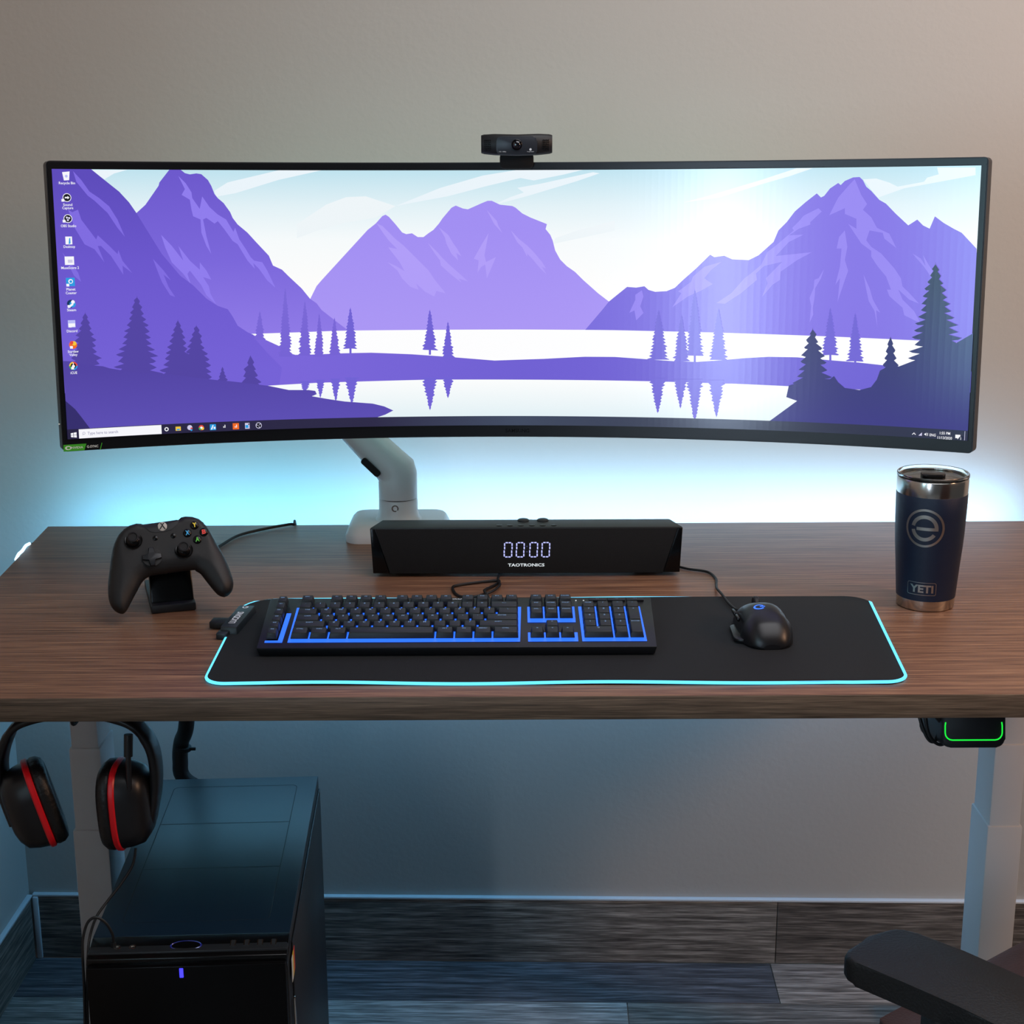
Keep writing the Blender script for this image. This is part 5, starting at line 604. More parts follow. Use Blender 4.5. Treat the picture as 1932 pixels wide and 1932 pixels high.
for s in (-1, 1):
    b = MB()
    for r in range(6):
        for c in range(4): b.box((s * (.0360 + .0023 * c), .0006 + .0010 * c - .0001, .0150 + .0026 * r), (.0013, .0012, .0012), M_gloss)
    b.build('microphone_grille', cam_t, loc=(0, -.0012, 0))
b = MB(); b.prism(rrect(.046, .021, .006, 4), 0, .004, M_matte, .0012, M=tr(0, .0205, .0005) @ rot('X', 90)); b.box((0, .0325, .0016), (.044, .033, .003), M_matte, .001); b.box((0, .052, -.0035), (.04, .010, .017), M_matte, .002); b.build('clip', cam_t)
# ------------------------------------------------------------------ soundbar
sb = thing('soundbar', 'long black soundbar with glowing 00:00 clock in front of white arm', 'speaker', (.0202, 2.10, DZ))
M_sb = mat('soundbar_shell', '171b1e', .42, bump=.1, bscale=1500)
w = .2220
b = MB(); b.hexa([(-w + .003, .003, .0050), (w - .003, .003, .0050), (w - .013, .075, .0050), (-w + .013, .075, .0050), (-w, .002, .0728), (w, .002, .0728), (w - .0145, .0470, .0728), (-w + .0145, .0470, .0728)], M_sb, .0018)
b.build('cabinet', sb)
tx = rot('X', 90)
b = MB(); b.prism([(-.2140, .0712), (.2140, .0712), (.1945, .0056), (-.1945, .0056)], 0, .0022, M_grille, .0008, M=tr(0, .0022, 0) @ tx); b.build('grille', sb)
for s in (-1, 1):
    b = MB(); b.prism([(s * .2214, .0715), (s * .2150, .0715), (s * .1955, .0062), (s * .2185, .0062)], 0, .0012, M_gloss, .0005, M=tr(0, .0022, 0) @ tx); b.build('end_facet', sb)
    MB().box((s * .17, .03, .0027), (.03, .02, .0050), M_rubber, .0005).build('rubber_foot', sb)
M_seg = mat('clock_led', '0a0a10', .4, emit='bcc0ff', strength=1.15); M_segd = mat('clock_led_off', '0a0a10', .4, emit='4a4c78', strength=.9); M_logo = mat('lit_logo', '101010', .4, emit='dfe6ea', strength=.95)
b = MB(); f = lambda x, y: (x, -.0003, y)
def led(x, y, w, h, m=None): b.flat(rect(x, y, w, h), m or M_seg, map=f)
for cx in (-.0259, -.0087, .0103, .0275):
    W2, Hh, zc = .0053, .0105, .0405
    for sx in (-1, 1):
        for sy in (-1, 1):
            for q in (0, 1): led(cx + sx * W2 + sy * .0003, zc + sy * (.0028 + .0050 * q), .0017, .0040)
    for sy in (-1, 1):
        for sx in (-1, 1): led(cx + sx * .0022 + sy * .0003, zc + sy * Hh, .0034, .0017)
for q in (.0455, .0375): led(.0008, q, .0014, .0016, M_segd)
b.build('clock_display', sb)
b = MB(); b.text('TAOTRONICS', 1, M_logo, map=lambda x, y: (x - .0003, -.0003, y + .0180), width=.0520, h=.0046, bold=.025); b.build('logo', sb)['label'] = 'white lit maker lettering'
for k in range(6):
    b = MB(); b.lathe([(.0042, 0), (.0042, .0006), (.003, .0011), (.0001, .0011)], M_gloss, M=tr(-.0385 + .0155 * k, .0120, .0727), n=20); b.build('button', sb)
for x in (-.004, .024):
    b = MB(); b.lathe([(.0085, -.0005), (.0085, .0010), (.007, .0022), (.0001, .0026)], M_sb, M=tr(x, .040, .0727), n=24); b.build('knob', sb)

# ------------------------------------------------------------------ desk mat
PZ = DZ + .004
pad = thing('desk_mat', 'long black desk mat with glowing cyan edge, under keyboard and mouse', 'mouse pad', (.05, 1.835, DZ))
M_cloth = mat('mat_cloth', '0c0e11', .85, bump=.5, bscale=2600)
def padpt(x, y): return (x - .05, y - 1.835)
def corner(cx, cy, r, a0, n=8): return [(cx + r * math.cos(math.radians(a0 + 90 * k / n)), cy + r * math.sin(math.radians(a0 + 90 * k / n))) for k in range(n + 1)]
out = corner(-.333, 1.699, .026, 180) + corner(.433, 1.694, .026, 270) + corner(.450, 1.962, .030, 0) + corner(-.315, 1.945, .047, 90)
out = [padpt(*p) for p in out]
b = MB(); b.prism(out, .0002, .004, M_cloth, .0008); b.build('cloth_surface', pad)
edge = []
L = len(out)
for i in range(L):
    a = Vector(out[i]); c = Vector(out[(i + 1) % L]); n = max(1, int((c - a).length / .02))
    for k in range(n): edge.append(a.lerp(c, k / n))
def wav(p): return .0012 * math.sin(p.x * 21 + 1) * (1 if abs(p.x) < .34 else .3)
NE = len(edge)
pts = [(p.x, p.y + (wav(p) if p.y < 0 else -.6 * wav(p)), (.0010 if .515 < i / NE < .575 else .0030 + .0008 * math.sin(p.x * 17))) for i, p in enumerate(edge)]
M_tube = mat('glow_tube', '203038', .3, emit='5fd4ff', strength=1.5)
b = MB(); b.tube(pts, lambda f: .0020 if f < .51 or f > .88 else .0009, M_tube, n=8, sm=0, closed=True); b.build('light_tube', pad)
M_ctrl = mat('controller_box', '1d2327', .4)
cb = Matrix.Translation((-.4045, .055, 0)) @ rot('Z', -6)
b = MB(); b.hexa([(-.012, -.047, 0), (.012, -.047, 0), (.012, .047, 0), (-.012, .047, 0), (-.0105, -.044, .0135), (.0105, -.044, .0135), (.0105, .044, .0135), (-.0105, .044, .0135)], M_ctrl, .0015, M=cb)
b.box((-.006, -.050, .0046), (.014, .016, .0082), M_ctrl, .0015, M=cb); b.box((-.022, -.010, .006), (.022, .020, .009), M_rubber, .0015, M=cb)
b.text('LUCIDNS', 1, M_text, M=cb @ tr(0, -.008, .0137) @ rot('Z', 90), width=.046, h=.0088, bold=.03); b.text('G', 1, M_text, M=cb @ tr(0, .034, .0137) @ rot('Z', 90), width=.008, h=.008, bold=.03)
b.build('control_box', pad)

# ------------------------------------------------------------------ keyboard
KT = math.atan(.016 / .148)
kb = thing('keyboard', 'black full-size keyboard with blue backlight lying on the desk mat', 'keyboard', (-.0675, 1.757 + .074, PZ + .0005))
M_case = mat('keyboard_case', '0f1013', .38, bump=.1, bscale=1500)
M_key = mat('keycap', '171b1f', .45, bump=.08, bscale=2500)
M_leg = mat('key_legend', '202830', .5, emit='8fb4e8', strength=.55)
M_glow = mat('blue_backlight', '04081a', .35, emit='2a6cff', strength=1.35)
def kp(x, s, up=0):                                   # along the sloped deck
    return (x - .2425, -.074 + s * math.cos(KT) - up * math.sin(KT), .0115 + s * math.sin(KT) + up * math.cos(KT))
b = MB(); W0, W1 = .2425, .2470
b.hexa([(-W0 + .003, -.071, 0), (W0 - .003, -.071, 0), (W1 - .003, .073, 0), (-W1 + .003, .073, 0), (-W0, -.074, .0115), (W0, -.074, .0115), (W1, .074, .0275), (-W1, .074, .0275)], M_case, .0018)
b.build('case', kb)
KX = .985
def tray(poly):
    b = MB(); b.flat([(x * KX, s) for x, s in poly], M_glow, map=lambda x, s: kp(x, s, .0006)); return b.build('backlight', kb)
tray([(36.5e-3, .0140), (324e-3, .0140), (326e-3, .117), (35e-3, .117)])
tray([(8e-3, .0140), (30e-3, .0140), (30e-3, .1), (24e-3, .1), (24e-3, .02), (8e-3, .02)])
tray([(334e-3, .0695), (395e-3, .0695), (395e-3, .117), (334e-3, .117)])
tray([(334e-3, .0140), (396e-3, .0140), (396e-3, .040), (334e-3, .040)])
tray([(401e-3, .0140), (481e-3, .0140), (480e-3, .117), (400e-3, .117)])
def key(name, cx, s, wu=1, du=1, legend='', h=.0090, d0=.0172):
    w = wu * .019 * KX - .0016; d = d0 + (du - 1) * .019
    b = MB(); x0 = w / 2; x1 = w / 2 - .0021; y0 = d / 2
    b.hexa([(-x0, -y0, .0012), (x0, -y0, .0012), (x0, y0, .0012), (-x0, y0, .0012), (-x1, -y0 + .0028, h), (x1, -y0 + .0028, h), (x1, y0 - .0008, h + .0006), (-x1, y0 - .0008, h + .0006)], M_key, .0007, seg=2)
    if legend:
        vs, fs, tw, th = text_geo(legend, .02); k = .0036 / .72
        if len(legend) > 1: k = min(.0026 / .72, (w - .006) / tw)
        zt = h + .00055
        b.faces([(x * k, y * k + y0 - .0050, zt + .0001) for x, y in vs], fs, M_leg)
    o = b.build(name, kb, loc=kp(cx * KX, s, 0)); o.rotation_euler = (KT, 0, 0)
    return o
RS = [.0310, .0500, .0690, .0880, .1070, .1300]
def row(r, x, items, d0=.0172):
    for it in items:
        if isinstance(it, (int, float)): x += it * .019; continue
        nm, lg, wu = it; key(nm, x + wu * .0095, RS[r], wu, 1, lg, d0=d0); x += wu * .019
X0 = .038
kk = lambda s: [('key', c, 1) for c in s]
row(5, X0, [('escape_key', 'ESC', 1), 1] + [('function_key', 'F%d' % i, 1) for i in (1, 2, 3, 4)] + [.5] + [('function_key', 'F%d' % i, 1) for i in (5, 6, 7, 8)] + [.5] + [('function_key', 'F%d' % i, 1) for i in (9, 10, 11, 12)], .0145)
row(4, X0, kk('`1234567890-=') + [('backspace_key', '<---', 2)])
row(3, X0, [('tab_key', 'TAB', 1.5)] + kk('QWERTYUIOP[]') + [('key', '\\', 1.5)])
row(2, X0, [('caps_lock_key', 'CAPS', 1.75)] + kk("ASDFGHJKL;'") + [('enter_key', 'ENTER', 2.25)])
row(1, X0, [('shift_key', 'SHIFT', 2.25)] + kk('ZXCVBNM,./') + [('shift_key', 'SHIFT', 2.75)])
row(0, X0, [('modifier_key', 'CTRL', 1.25), ('modifier_key', 'WIN', 1.25), ('modifier_key', 'ALT', 1.25), ('spacebar', '', 5.75), ('modifier_key', 'ALT', 1.25), ('modifier_key', 'FN', 1.25), ('modifier_key', 'MENU', 1.25), ('modifier_key', 'CTRL', 1.75)])
NX = .336
row(5, NX, [('navigation_key', 'PRT', 1), ('navigation_key', 'SCR', 1), ('navigation_key', 'PAUSE', 1)], .0145)
row(4, NX, [('navigation_key', 'INS', 1), ('navigation_key', 'HOME', 1), ('navigation_key', 'PGUP', 1)])
row(3, NX, [('navigation_key', 'DEL', 1), ('navigation_key', 'END', 1), ('navigation_key', 'PGDN', 1)])
row(1, NX, [1, ('arrow_key', '^', 1)]); row(0, NX, [('arrow_key', '<', 1), ('arrow_key', 'v', 1), ('arrow_key', '>', 1)])
PX = .403
row(4, PX, [('numpad_key', 'NUM', 1), ('numpad_key', '/', 1), ('numpad_key', '*', 1), ('numpad_key', '-', 1)])
row(3, PX, [('numpad_key', c, 1) for c in '789']); row(2, PX, [('numpad_key', c, 1) for c in '456']); row(1, PX, [('numpad_key', c, 1) for c in '123'])
row(0, PX, [('numpad_key', '0', 2), ('numpad_key', '.', 1)])
key('numpad_key', PX + 3.5 * .019, (RS[3] + RS[2]) / 2, 1, 2, '+'); key('numpad_key', PX + 3.5 * .019, (RS[1] + RS[0]) / 2, 1, 2, 'ENTER')
for k in range(6): key('macro_key', .0155, RS[0] + .0190 * k, .82, 1, 'MR' if k == 5 else 'G%d' % (5 - k) if k else 'G6')
for k, lg in enumerate(('|<', '>||', '>|')):
    b = MB(); b.box((0, 0, .0010), (.0225, .0090, .0020), M_key, .0006); b.text(lg, 1, M_leg, M=tr(0, 0, .0021), h=.0022, width=.0036)
    o = b.build('media_button', kb, loc=kp((.4265 + k * .0245) * KX, .1390)); o.rotation_euler = (KT, 0, 0)
for x in (.398, .408):
    b = MB(); b.lathe([(.0009, 0), (.0009, .0006), (.0001, .0006)], M_logo, n=10); o = b.build('status_light', kb, loc=kp(x * KX, .1370, .0)); o.rotation_euler = (KT, 0, 0)
b = MB(); b.text('CORSAIR', 1, M_text, width=.0280, h=.0030, bold=.02); o = b.build('logo', kb, loc=kp(.2420 * KX, .1430, .0004)); o.rotation_euler = (KT, 0, 0); o['label'] = 'white maker lettering'
b = MB(); b.tube([(.035, .069, .012), (.036, .13, .0075), (.030, .165, .0065), (.031, .195, .0005), (.0465, .231, -.0022), (.044, .245, -.0022), (-.008, .224, -.0022), (-.0150, .206, -.0022), (-.006, .175, -.0022), (.012, .168, -.0018), (.0375, .180, .0010), (.050, .212, .0015), (.047, .245, -.0022), (.05, .30, -.0022), (.05, .36, -.0022), (.06, .44, -.0022), (.07, .55, -.0022)], .0019, M_rubber); b.build('cord', kb)

# ------------------------------------------------------------------ mouse
ms = thing('mouse', 'black wired mouse with lit blue emblem on the desk mat', 'mouse', (.3140, 1.838, PZ + .0003), rotz=math.radians(3))
M_mouse = mat('mouse_shell', '121113', .36, bump=.05, bscale=2500)
def sec(y):                                           # half width left/right and height along the mouse, rear at -.062
    t = (y + .062) / .124
    e = math.sqrt(max(0, 1 - (2 * t - 1) ** 2)) ** .55
    h = .0395 * (math.sin(PI * (t * .86 + .10)) ** .62) * (1 - .30 * max(0, t - .5)) if 0 < t < 1 else .004
    return e * (.0335 - .0035 * math.sin(PI * t) * (t > .3)), max(.004, h * min(1, e * 1.25))
b = MB(); rings = []
for k in range(41):
    t = k / 40; y = -.062 + .124 * (.5 - .5 * math.cos(PI * t)); hw, h = sec(max(-.0617, min(.0617, y)))
    hw = max(.004, hw)
    ring = []
    for j in range(25):
        a = PI * j / 24; c, s = math.cos(a), math.sin(a)
        ring.append((hw * math.copysign(abs(c) ** .72, c) * (1 + .06 * (1 - s)), y, .0015 + (h - .0015) * abs(s) ** .80))
    ring += [(-hw * .95, y, 0.0004), (hw * .95, y, .0004)]
    rings.append(ring)
b.loft(rings, M_mouse); b.build('shell', ms, ang=60)
b = MB(); b.prism(corner(-.030, -.028, .011, 180) + corner(-.024, -.030, .009, 270) + corner(-.024, .018, .009, 0) + corner(-.028, .012, .010, 90), .0012, .0060, M_mouse, .0015); b.build('thumb_rest', ms)
b = MB()
for y in (-.004, .018): b.box((-.0322, y, .0225), (.0035, .018, .0050), M_gloss, .0014)
b.build('side_buttons', ms)
b = MB(); b.lathe([(.0095, -.0035), (.0110, -.002), (.0110, .002), (.0095, .0035)], M_rubber, M=tr(0, .040, .0250) @ rot('Y', 90), n=28); b.build('scroll_wheel', ms)
M_blue = mat('lit_emblem', '050a18', .4, emit='3d7bff', strength=1.3)
def mz(x, y):
    hw, h = sec(y); r = min(.98, abs(x) / hw) ** (1 / .72); return .0015 + (h - .0015) * math.sqrt(max(0, 1 - r * r)) ** .80 + .0004
b = MB(); arc = []
for k in range(21): a = math.radians(25 + 300 * k / 20); arc.append((math.cos(a), math.sin(a)))
for i in range(20):
    q = [(arc[i][0] * .0070 - .007, arc[i][1] * .0070 - .012), (arc[i + 1][0] * .0070 - .007, arc[i + 1][1] * .0070 - .012), (arc[i + 1][0] * .0047 - .007, arc[i + 1][1] * .0047 - .012), (arc[i][0] * .0047 - .007, arc[i][1] * .0047 - .012)]
    b.faces([(x, y, mz(x, y)) for x, y in q], [(0, 1, 2, 3)], M_blue)
b.faces([(x, y, mz(x, y)) for x, y in ((-.006, -.0105), (.0005, -.0105), (.0005, -.0128), (-.006, -.0128))], [(0, 1, 2, 3)], M_blue)
b.build('emblem', ms)['label'] = 'blue lit letter emblem'
b = MB(); b.tube([(-.0045, .061, .010), (-.010, .072, .0075), (-.020, .083, .0045), (-.0262, .110, .0040), (-.0305, .150, .0046), (-.0325, .183, .0022), (-.0290, .215, -.0008), (-.0260, .245, -.0022), (-.034, .277, -.0022), (-.060, .292, -.0022), (-.075, .310, -.0022), (-.088, .348, -.0022), (-.13, .37, -.0022), (-.14, .45, -.0022), (-.14, .555, -.0022)], .0018, M_rubber, M=rot('Z', -3)); b.build('cord', ms)

# ------------------------------------------------------------------ tumbler
tb = thing('tumbler', 'navy insulated tumbler with steel bands and clear lid at desk right', 'tumbler', (.554, 1.968, DZ))
TR_ = [(.0352, 0), (.0372, .0012), (.0376, .003), (.0382, .0145)]
b = MB(); b.lathe(TR_, M_steel, n=64); b.build('base_band', tb)
prof = [(.0382, .0145), (.0386, .0148), (.0397, .030), (.0418, .060), (.0438, .085), (.0449, .105), (.0457, .130), (.0461, .1555), (.0458, .1562)]
b = MB(); b.lathe(prof, M_navy, n=96, cap=False); b.build('body', tb)
b = MB(); b.lathe([(.0458, .1562), (.0460, .160), (.0461, .1735), (.0455, .1760), (.0445, .1765), (.0438, .1755), (.0436, .165), (.042, .10), (.03, .012), (.0001, .012)], M_steel, n=96, cap=False); b.build('rim_band', tb)
M_clear = mat('clear_plastic', 'eef2f2', .06, trans=1, ior=1.35)
b = MB(); b.lathe([(.0430, .1700), (.0435, .1770), (.0462, .1774), (.0466, .1786), (.0464, .1815), (.0456, .1822), (.0442, .1818), (.0428, .1775), (.040, .1752), (.0001, .1748), (.0001, .1730), (.0400, .1735), (.0430, .1700)], M_clear, n=96, cap=False); b.build('lid', tb)
b = MB(); b.prism(rrect(.030, .020, .005, 5), .1750, .1785, mat('slider_black', '141416', .3), .001, M=tr(.002, .008, 0)); b.build('lid_slider', tb)
b = MB(); b.lathe([(.0405, .1705), (.0435, .1705), (.0435, .1728), (.0405, .1728), (.0405, .1705)], M_rubber, n=64, cap=False); b.build('lid_gasket', tb)
def rad(z):
    for (r0, z0), (r1, z1) in zip(prof, prof[1:]):
        if z0 <= z <= z1: return r0 + (r1 - r0) * (z - z0) / (z1 - z0)
    return .045
A0 = math.radians(-23.8)
def wrap(x, z): r = rad(z) + .0003; a = A0 + x / r; return (r * math.sin(a), -r * math.cos(a), z)
M_etch = mat('etched_steel', 'b9b4ac', .35, metal=1)
b = MB(); zc = .1163
def arcband(r0, r1, a0, a1, n=60):
    for i in range(n):
        t0 = math.radians(a0 + (a1 - a0) * i / n); t1 = math.radians(a0 + (a1 - a0) * (i + 1) / n)
        b.faces([wrap(r * math.cos(t), zc + r * math.sin(t)) for r, t in ((r0, t0), (r1, t0), (r1, t1), (r0, t1))], [(0, 1, 2, 3)], M_etch)
arcband(.0228, .0258, 0, 360, 80); arcband(.0128, .0176, 0, 172); arcband(.0128, .0176, 190, 326)
for k in range(8):
    x0 = -.0105 + (.0281) * k / 8; x1 = -.0105 + .0281 * (k + 1) / 8
    b.faces([wrap(x, zc + z) for x, z in ((x0, -.0032), (x1, -.0032), (x1, .0010), (x0, .0010))], [(0, 1, 2, 3)], M_etch)
b.build('round_emblem', tb)['label'] = 'etched letter e inside a ring'
b = MB(); zc = .0325
o_ = rrect(.0385, .0178, .0025, 4); i_ = rrect(.0371, .0164, .0020, 4)
def dense(P): return [tuple(Vector(P[i]).lerp(Vector(P[(i + 1) % len(P)]), k / 8)) for i in range(len(P)) for k in range(8)]
o_, i_ = dense(o_), dense(i_)
for i in range(len(o_)):
    j = (i + 1) % len(o_); b.faces([wrap(x, zc + z) for x, z in (o_[i], o_[j], i_[j], i_[i])], [(0, 1, 2, 3)], M_etch)
b.text('YETI', 1, M_etch, map=lambda x, y: wrap(x, zc + y), width=.0310, h=.0108, bold=.035); b.build('maker_mark', tb)
# ------------------------------------------------------------------ game controller on its charging stand
LEAN = 30
gc_loc = (-0.4493, 1.9400, 0.9304)
gc = thing('game_controller', 'matte black game controller propped upright on a charging stand', 'game controller', gc_loc, rotm=rot('Z', 13) @ rot('X', 90 - LEAN))
M_pad = mat('controller_shell', '161516', .5, bump=.12, bscale=3000)
K = .0001452
def gp(x, y): return ((x - 680) * K, (480 - y) * K * 1.03)
outl = [(280,220),(340,185),(405,170),(440,175),(470,185),(760,160),(800,138),(840,133),(900,140),(950,160),(990,195),(1020,225),(1050,280),(1090,370),(1140,470),(1180,570),(1210,670),(1225,740),(1222,790),(1205,835),(1170,870),(1130,880),(1090,865),(1060,835),(1020,780),(980,720),(940,660),(900,632),(860,620),(560,640),(490,650),(440,680),(410,715),(380,765),(340,830),(300,900),(270,945),(240,965),(200,955),(160,920),(135,870),(122,800),(125,700),(140,600),(160,480),(185,370),(215,300),(245,250)]
O = [tuple(p[:2]) for p in spline([(*gp(*p), 0) for p in outl], 3, True)]
def inside(x, y):
    r = False; j = len(O) - 1
    for i in range(len(O)):
        (xi, yi), (xj, yj) = O[i], O[j]
        if (yi > y) != (yj > y) and x < (xj - xi) * (y - yi) / (yj - yi) + xi: r = not r
        j = i
    return r
def dist(x, y):
    m = 1
    for i in range(len(O)):
        ax, ay = O[i - 1]; bx, by = O[i]; dx, dy = bx - ax, by - ay
        t = max(0, min(1, ((x - ax) * dx + (y - ay) * dy) / (dx * dx + dy * dy + 1e-12)))
        m = min(m, (x - ax - t * dx) ** 2 + (y - ay - t * dy) ** 2)
    return math.sqrt(m)
def frad(y): return .022 - .014 * max(0, min(1, (y + .015) / .035))
def hfront(x, y):
    d = dist(x, y) if inside(x, y) else 0
    q = 1 - min(1, d / frad(y)); return .0135 * math.sqrt(max(0, 1 - q * q))
pin = []
x = -.085
while x < .085:
    y = -.075
    while y < .055:
        if inside(x, y) and dist(x, y) > .0012: pin.append((x + random.uniform(-.0002, .0002), y + random.uniform(-.0002, .0002)))
        y += .0028
    x += .0028
inn = []
for f_ in (.0006,):
    for i in range(len(O)):
        a = Vector(O[i - 1]); c = Vector(O[(i + 1) % len(O)]); d = (c - a).normalized(); inn.append(Vector(O[i]) + Vector((-d.y, d.x)) * 0)
vs = [Vector(p) for p in O] + [Vector(p) for p in pin]
ed = [(i, (i + 1) % len(O)) for i in range(len(O))]
V, E_, F, _, _, _ = geometry.delaunay_2d_cdt(vs, ed, [list(range(len(O)))], 1, 1e-6)
nb = len(O)
top = []; bot = []
for v in V:
    d = dist(v.x, v.y); q = 1 - min(1, d / frad(v.y)); q2 = 1 - min(1, d / .026)
    top.append((v.x, v.y, .0135 * math.sqrt(max(0, 1 - q * q))))
    low = max(0, min(1, (-.010 - v.y) / .05))
    bot.append((v.x, v.y, -(.019 + .008 * low) * math.sqrt(max(0, 1 - q2 * q2)) - .0004))
b = MB(); n = len(V)
b.faces(top + bot, [tuple(f) for f in F] + [tuple(i + n for i in reversed(f)) for f in F], M_pad)
bmesh.ops.remove_doubles(b.bm, verts=b.bm.verts, dist=.0006); bmesh.ops.recalc_face_normals(b.bm, faces=b.bm.faces)
b.build('shell', gc, ang=75)
def onp(cx, cy, up=0): x, y = gp(cx, cy); return (x, y, hfront(x, y) + up)
b = MB(); pp = [(452,190),(760,166),(782,185),(745,235),(700,268),(640,280),(560,283),(520,270),(480,235),(448,205)]
rows_ = []
b.faces([onp(*p, .0006) for p in pp] + [onp(612, 225, .0009)], [(i, (i + 1) % 10, 10) for i in range(10)], M_black); b.build('top_panel', gc)
def stick(cx, cy):
    x, y = gp(cx, cy); z = hfront(x, y)
    ring = MB(); ring.lathe([(.0100, -.003), (.0118, .0004), (.0112, .0012), (.0098, .0006)], M_gloss, n=40)
    s = ring.build('thumbstick', gc, loc=(x, y, z)); s.rotation_euler = (math.radians(-10), 0, 0)
    b = MB(); b.lathe([(.0096, -.001), (.0092, .0018), (.0075, .0045), (.0050, .0060), (.0046, .0085)], M_gloss, n=36); b.build('stick_dome', s)
    b = MB(); b.lathe([(.0046, .0080), (.0066, .0085), (.0072, .0098), (.0070, .0112), (.0058, .0118), (.0045, .0106), (.0001, .0104)], M_matte, n=36); b.build('stick_cap', s)
stick(368, 340); stick(805, 455)
x, y = gp(523, 502); z = hfront(x, y)
b = MB(); b.lathe([(.0124, -.002), (.0126, .0003), (.0118, .0004), (.0001, -.0002)], M_pad, n=40)
M_dpad = mat('direction_pad_plastic', '202226', .32)
aw, al = .0032, .0122
cross = [(-aw, -al), (aw, -al), (aw, -aw), (al, -aw), (al, aw), (aw, aw), (aw, al), (-aw, al), (-aw, aw), (-al, aw), (-al, -aw), (-aw, -aw)]
b.prism(cross, 0, .0034, M_dpad, .0008, M=rot('Z', 3)); b.build('direction_pad', gc, loc=(x, y, z + .0012))
for nm, cx, cy, ch, colr in (('face_button', 913, 238, 'Y', 'e8cf3a'), ('face_button', 846, 305, 'X', '3aa7e0'), ('face_button', 992, 305, 'B', 'e04038'), ('face_button', 930, 370, 'A', '58b83c')):
    x, y = gp(cx, cy); z = hfront(x, y)
    mm = mat('button_letter_' + ch, colr, .4, emit=colr, strength=.12)
    b = MB(); b.lathe([(.0056, -.002), (.0056, .0008), (.0048, .0018), (.003, .0023), (.0001, .0025)], M_gloss, n=28)
    b.text(ch, 1, mm, M=tr(0, 0, .00255) @ rot('Z', 4), h=.0062, width=.0050, bold=.04)
    b.build(nm, gc, loc=(x, y, z))['label'] = {'Y': 'yellow', 'X': 'blue', 'B': 'red', 'A': 'green'}[ch] + ' lettered button'
for cx, cy in ((562, 332), (720, 321)):
    b = MB(); b.lathe([(.0034, -.001), (.0034, .0006), (.0028, .0011), (.0001, .0012)], M_gloss, n=24); b.build('menu_button', gc, loc=onp(cx, cy))
M_guide = mat('guide_button', 'b9b4ac', .45)
x, y = gp(629, 231); z = hfront(x, y)
b = MB(); b.lathe([(.0062, -.001), (.0060, .0007), (.0045, .0012), (.0001, .0014)], M_guide, n=36)
for s in (-1, 1):
    a = [(s * .0010, .0052), (s * .0026, .0050), (s * .0004, .0022), (s * -.0012, .0036)]
    arc = [(s * (.0045 - .0062 * t + .0006), -.0045 + .0085 * t + .0022 * math.sin(PI * t) * 0) for t in (0, .25, .5, .75, 1)]
    poly = [(s * -.0032, .0047), (s * -.0010, .0042), (s * .0042, -.0040), (s * .0034, -.0047), (s * .0012, -.0022), (s * -.0012, .0022)]
    b.flat(poly, M_black, map=lambda x, y: (x, y, .0016)) if s == 1 else b.flat(poly[::-1], M_black, map=lambda x, y: (x, y, .00165))
b.build('guide_button', gc, loc=(x, y, z))['label'] = 'pale round button with a crossed emblem'
for pl_ in ([(285,214),(340,181),(405,166),(445,172),(470,186),(440,195),(400,192),(340,208)], [(765,164),(800,135),(840,129),(900,136),(955,158),(1000,200),(960,190),(900,160),(840,153),(800,165)]):
    b = MB(); b.prism([gp(*p) for p in pl_], -.014, .0022, M_gloss, .0012); b.build('bumper', gc)

st = thing('charging_stand', 'small glossy black charging stand holding the game controller', 'charging stand', (-.4495, 1.9445, DZ + .0004), rotz=math.radians(17))
b = MB(); b.box((0, .064, .0055), (.0585, .126, .011), M_black, .0018); b.build('base', st)
b = MB(); b.box((0, 0, .034), (.0560, .014, .068), M_gloss, .0022, M=tr(0, .020, .008) @ rot('X', -22)); b.build('back_plate', st)
b = MB(); b.box((0, .090, .030), (.040, .05, .04), M_black, .006); b.build('charging_dock', st)
b = MB(); b.tube([(-.037, .1205, .006), (-.032, .18, .0030), (-.014, .255, .0024), (.003, .3155, .0024), (.021, .376, .0024), (.057, .414, .0030), (.0912, .4380, .0035), (.099, .4400, .0030), (.099, .4490, .0042), (.098, .4590, .0034), (.098, .4645, -.0060)], .0022, M_rubber, M=rot('Z', -17)); b.build('cord', st)

# ------------------------------------------------------------------ headset under the desk
HX, HY, HZ = -.515, 1.700, .700
hs = thing('headset', 'black over-ear headset with red rings hanging under the desk front', 'headset', (HX, HY, HZ))
M_hs = mat('headset_shell', '131316', .36); M_cush = mat('ear_cushion', '0c0c0d', .45, bump=.5, bscale=160)
band = [(-.083, -.03), (-.0925, .005), (-.0955, .040), (-.0875, .070), (-.0735, .092), (-.050, .103), (-.022, .1085), (0, .1095), (.022, .1085), (.047, .103), (.0690, .092), (.0845, .068), (.0890, .040), (.0870, .008), (.079, -.03)]
P = spline([(x, 0, z) for x, z in band], 5); rings = []
for i, p in enumerate(P):
    d = (P[min(i + 1, len(P) - 1)] - P[max(i - 1, 0)]).normalized(); nn = Vector((d.z, 0, -d.x)); f = i / (len(P) - 1)
    e = abs(2 * f - 1); th = .0050 + .0025 * max(0, 1 - 2.0 * e) + .0012 * (e > .5) ; wd = .0145 + .004 * e
    rings.append([tuple(p + nn * x + Vector((0, 1, 0)) * y) for x, y in superell(th, wd, 3, 20)])
b = MB(); b.loft(rings, M_hs); b.build('headband', hs, ang=60)
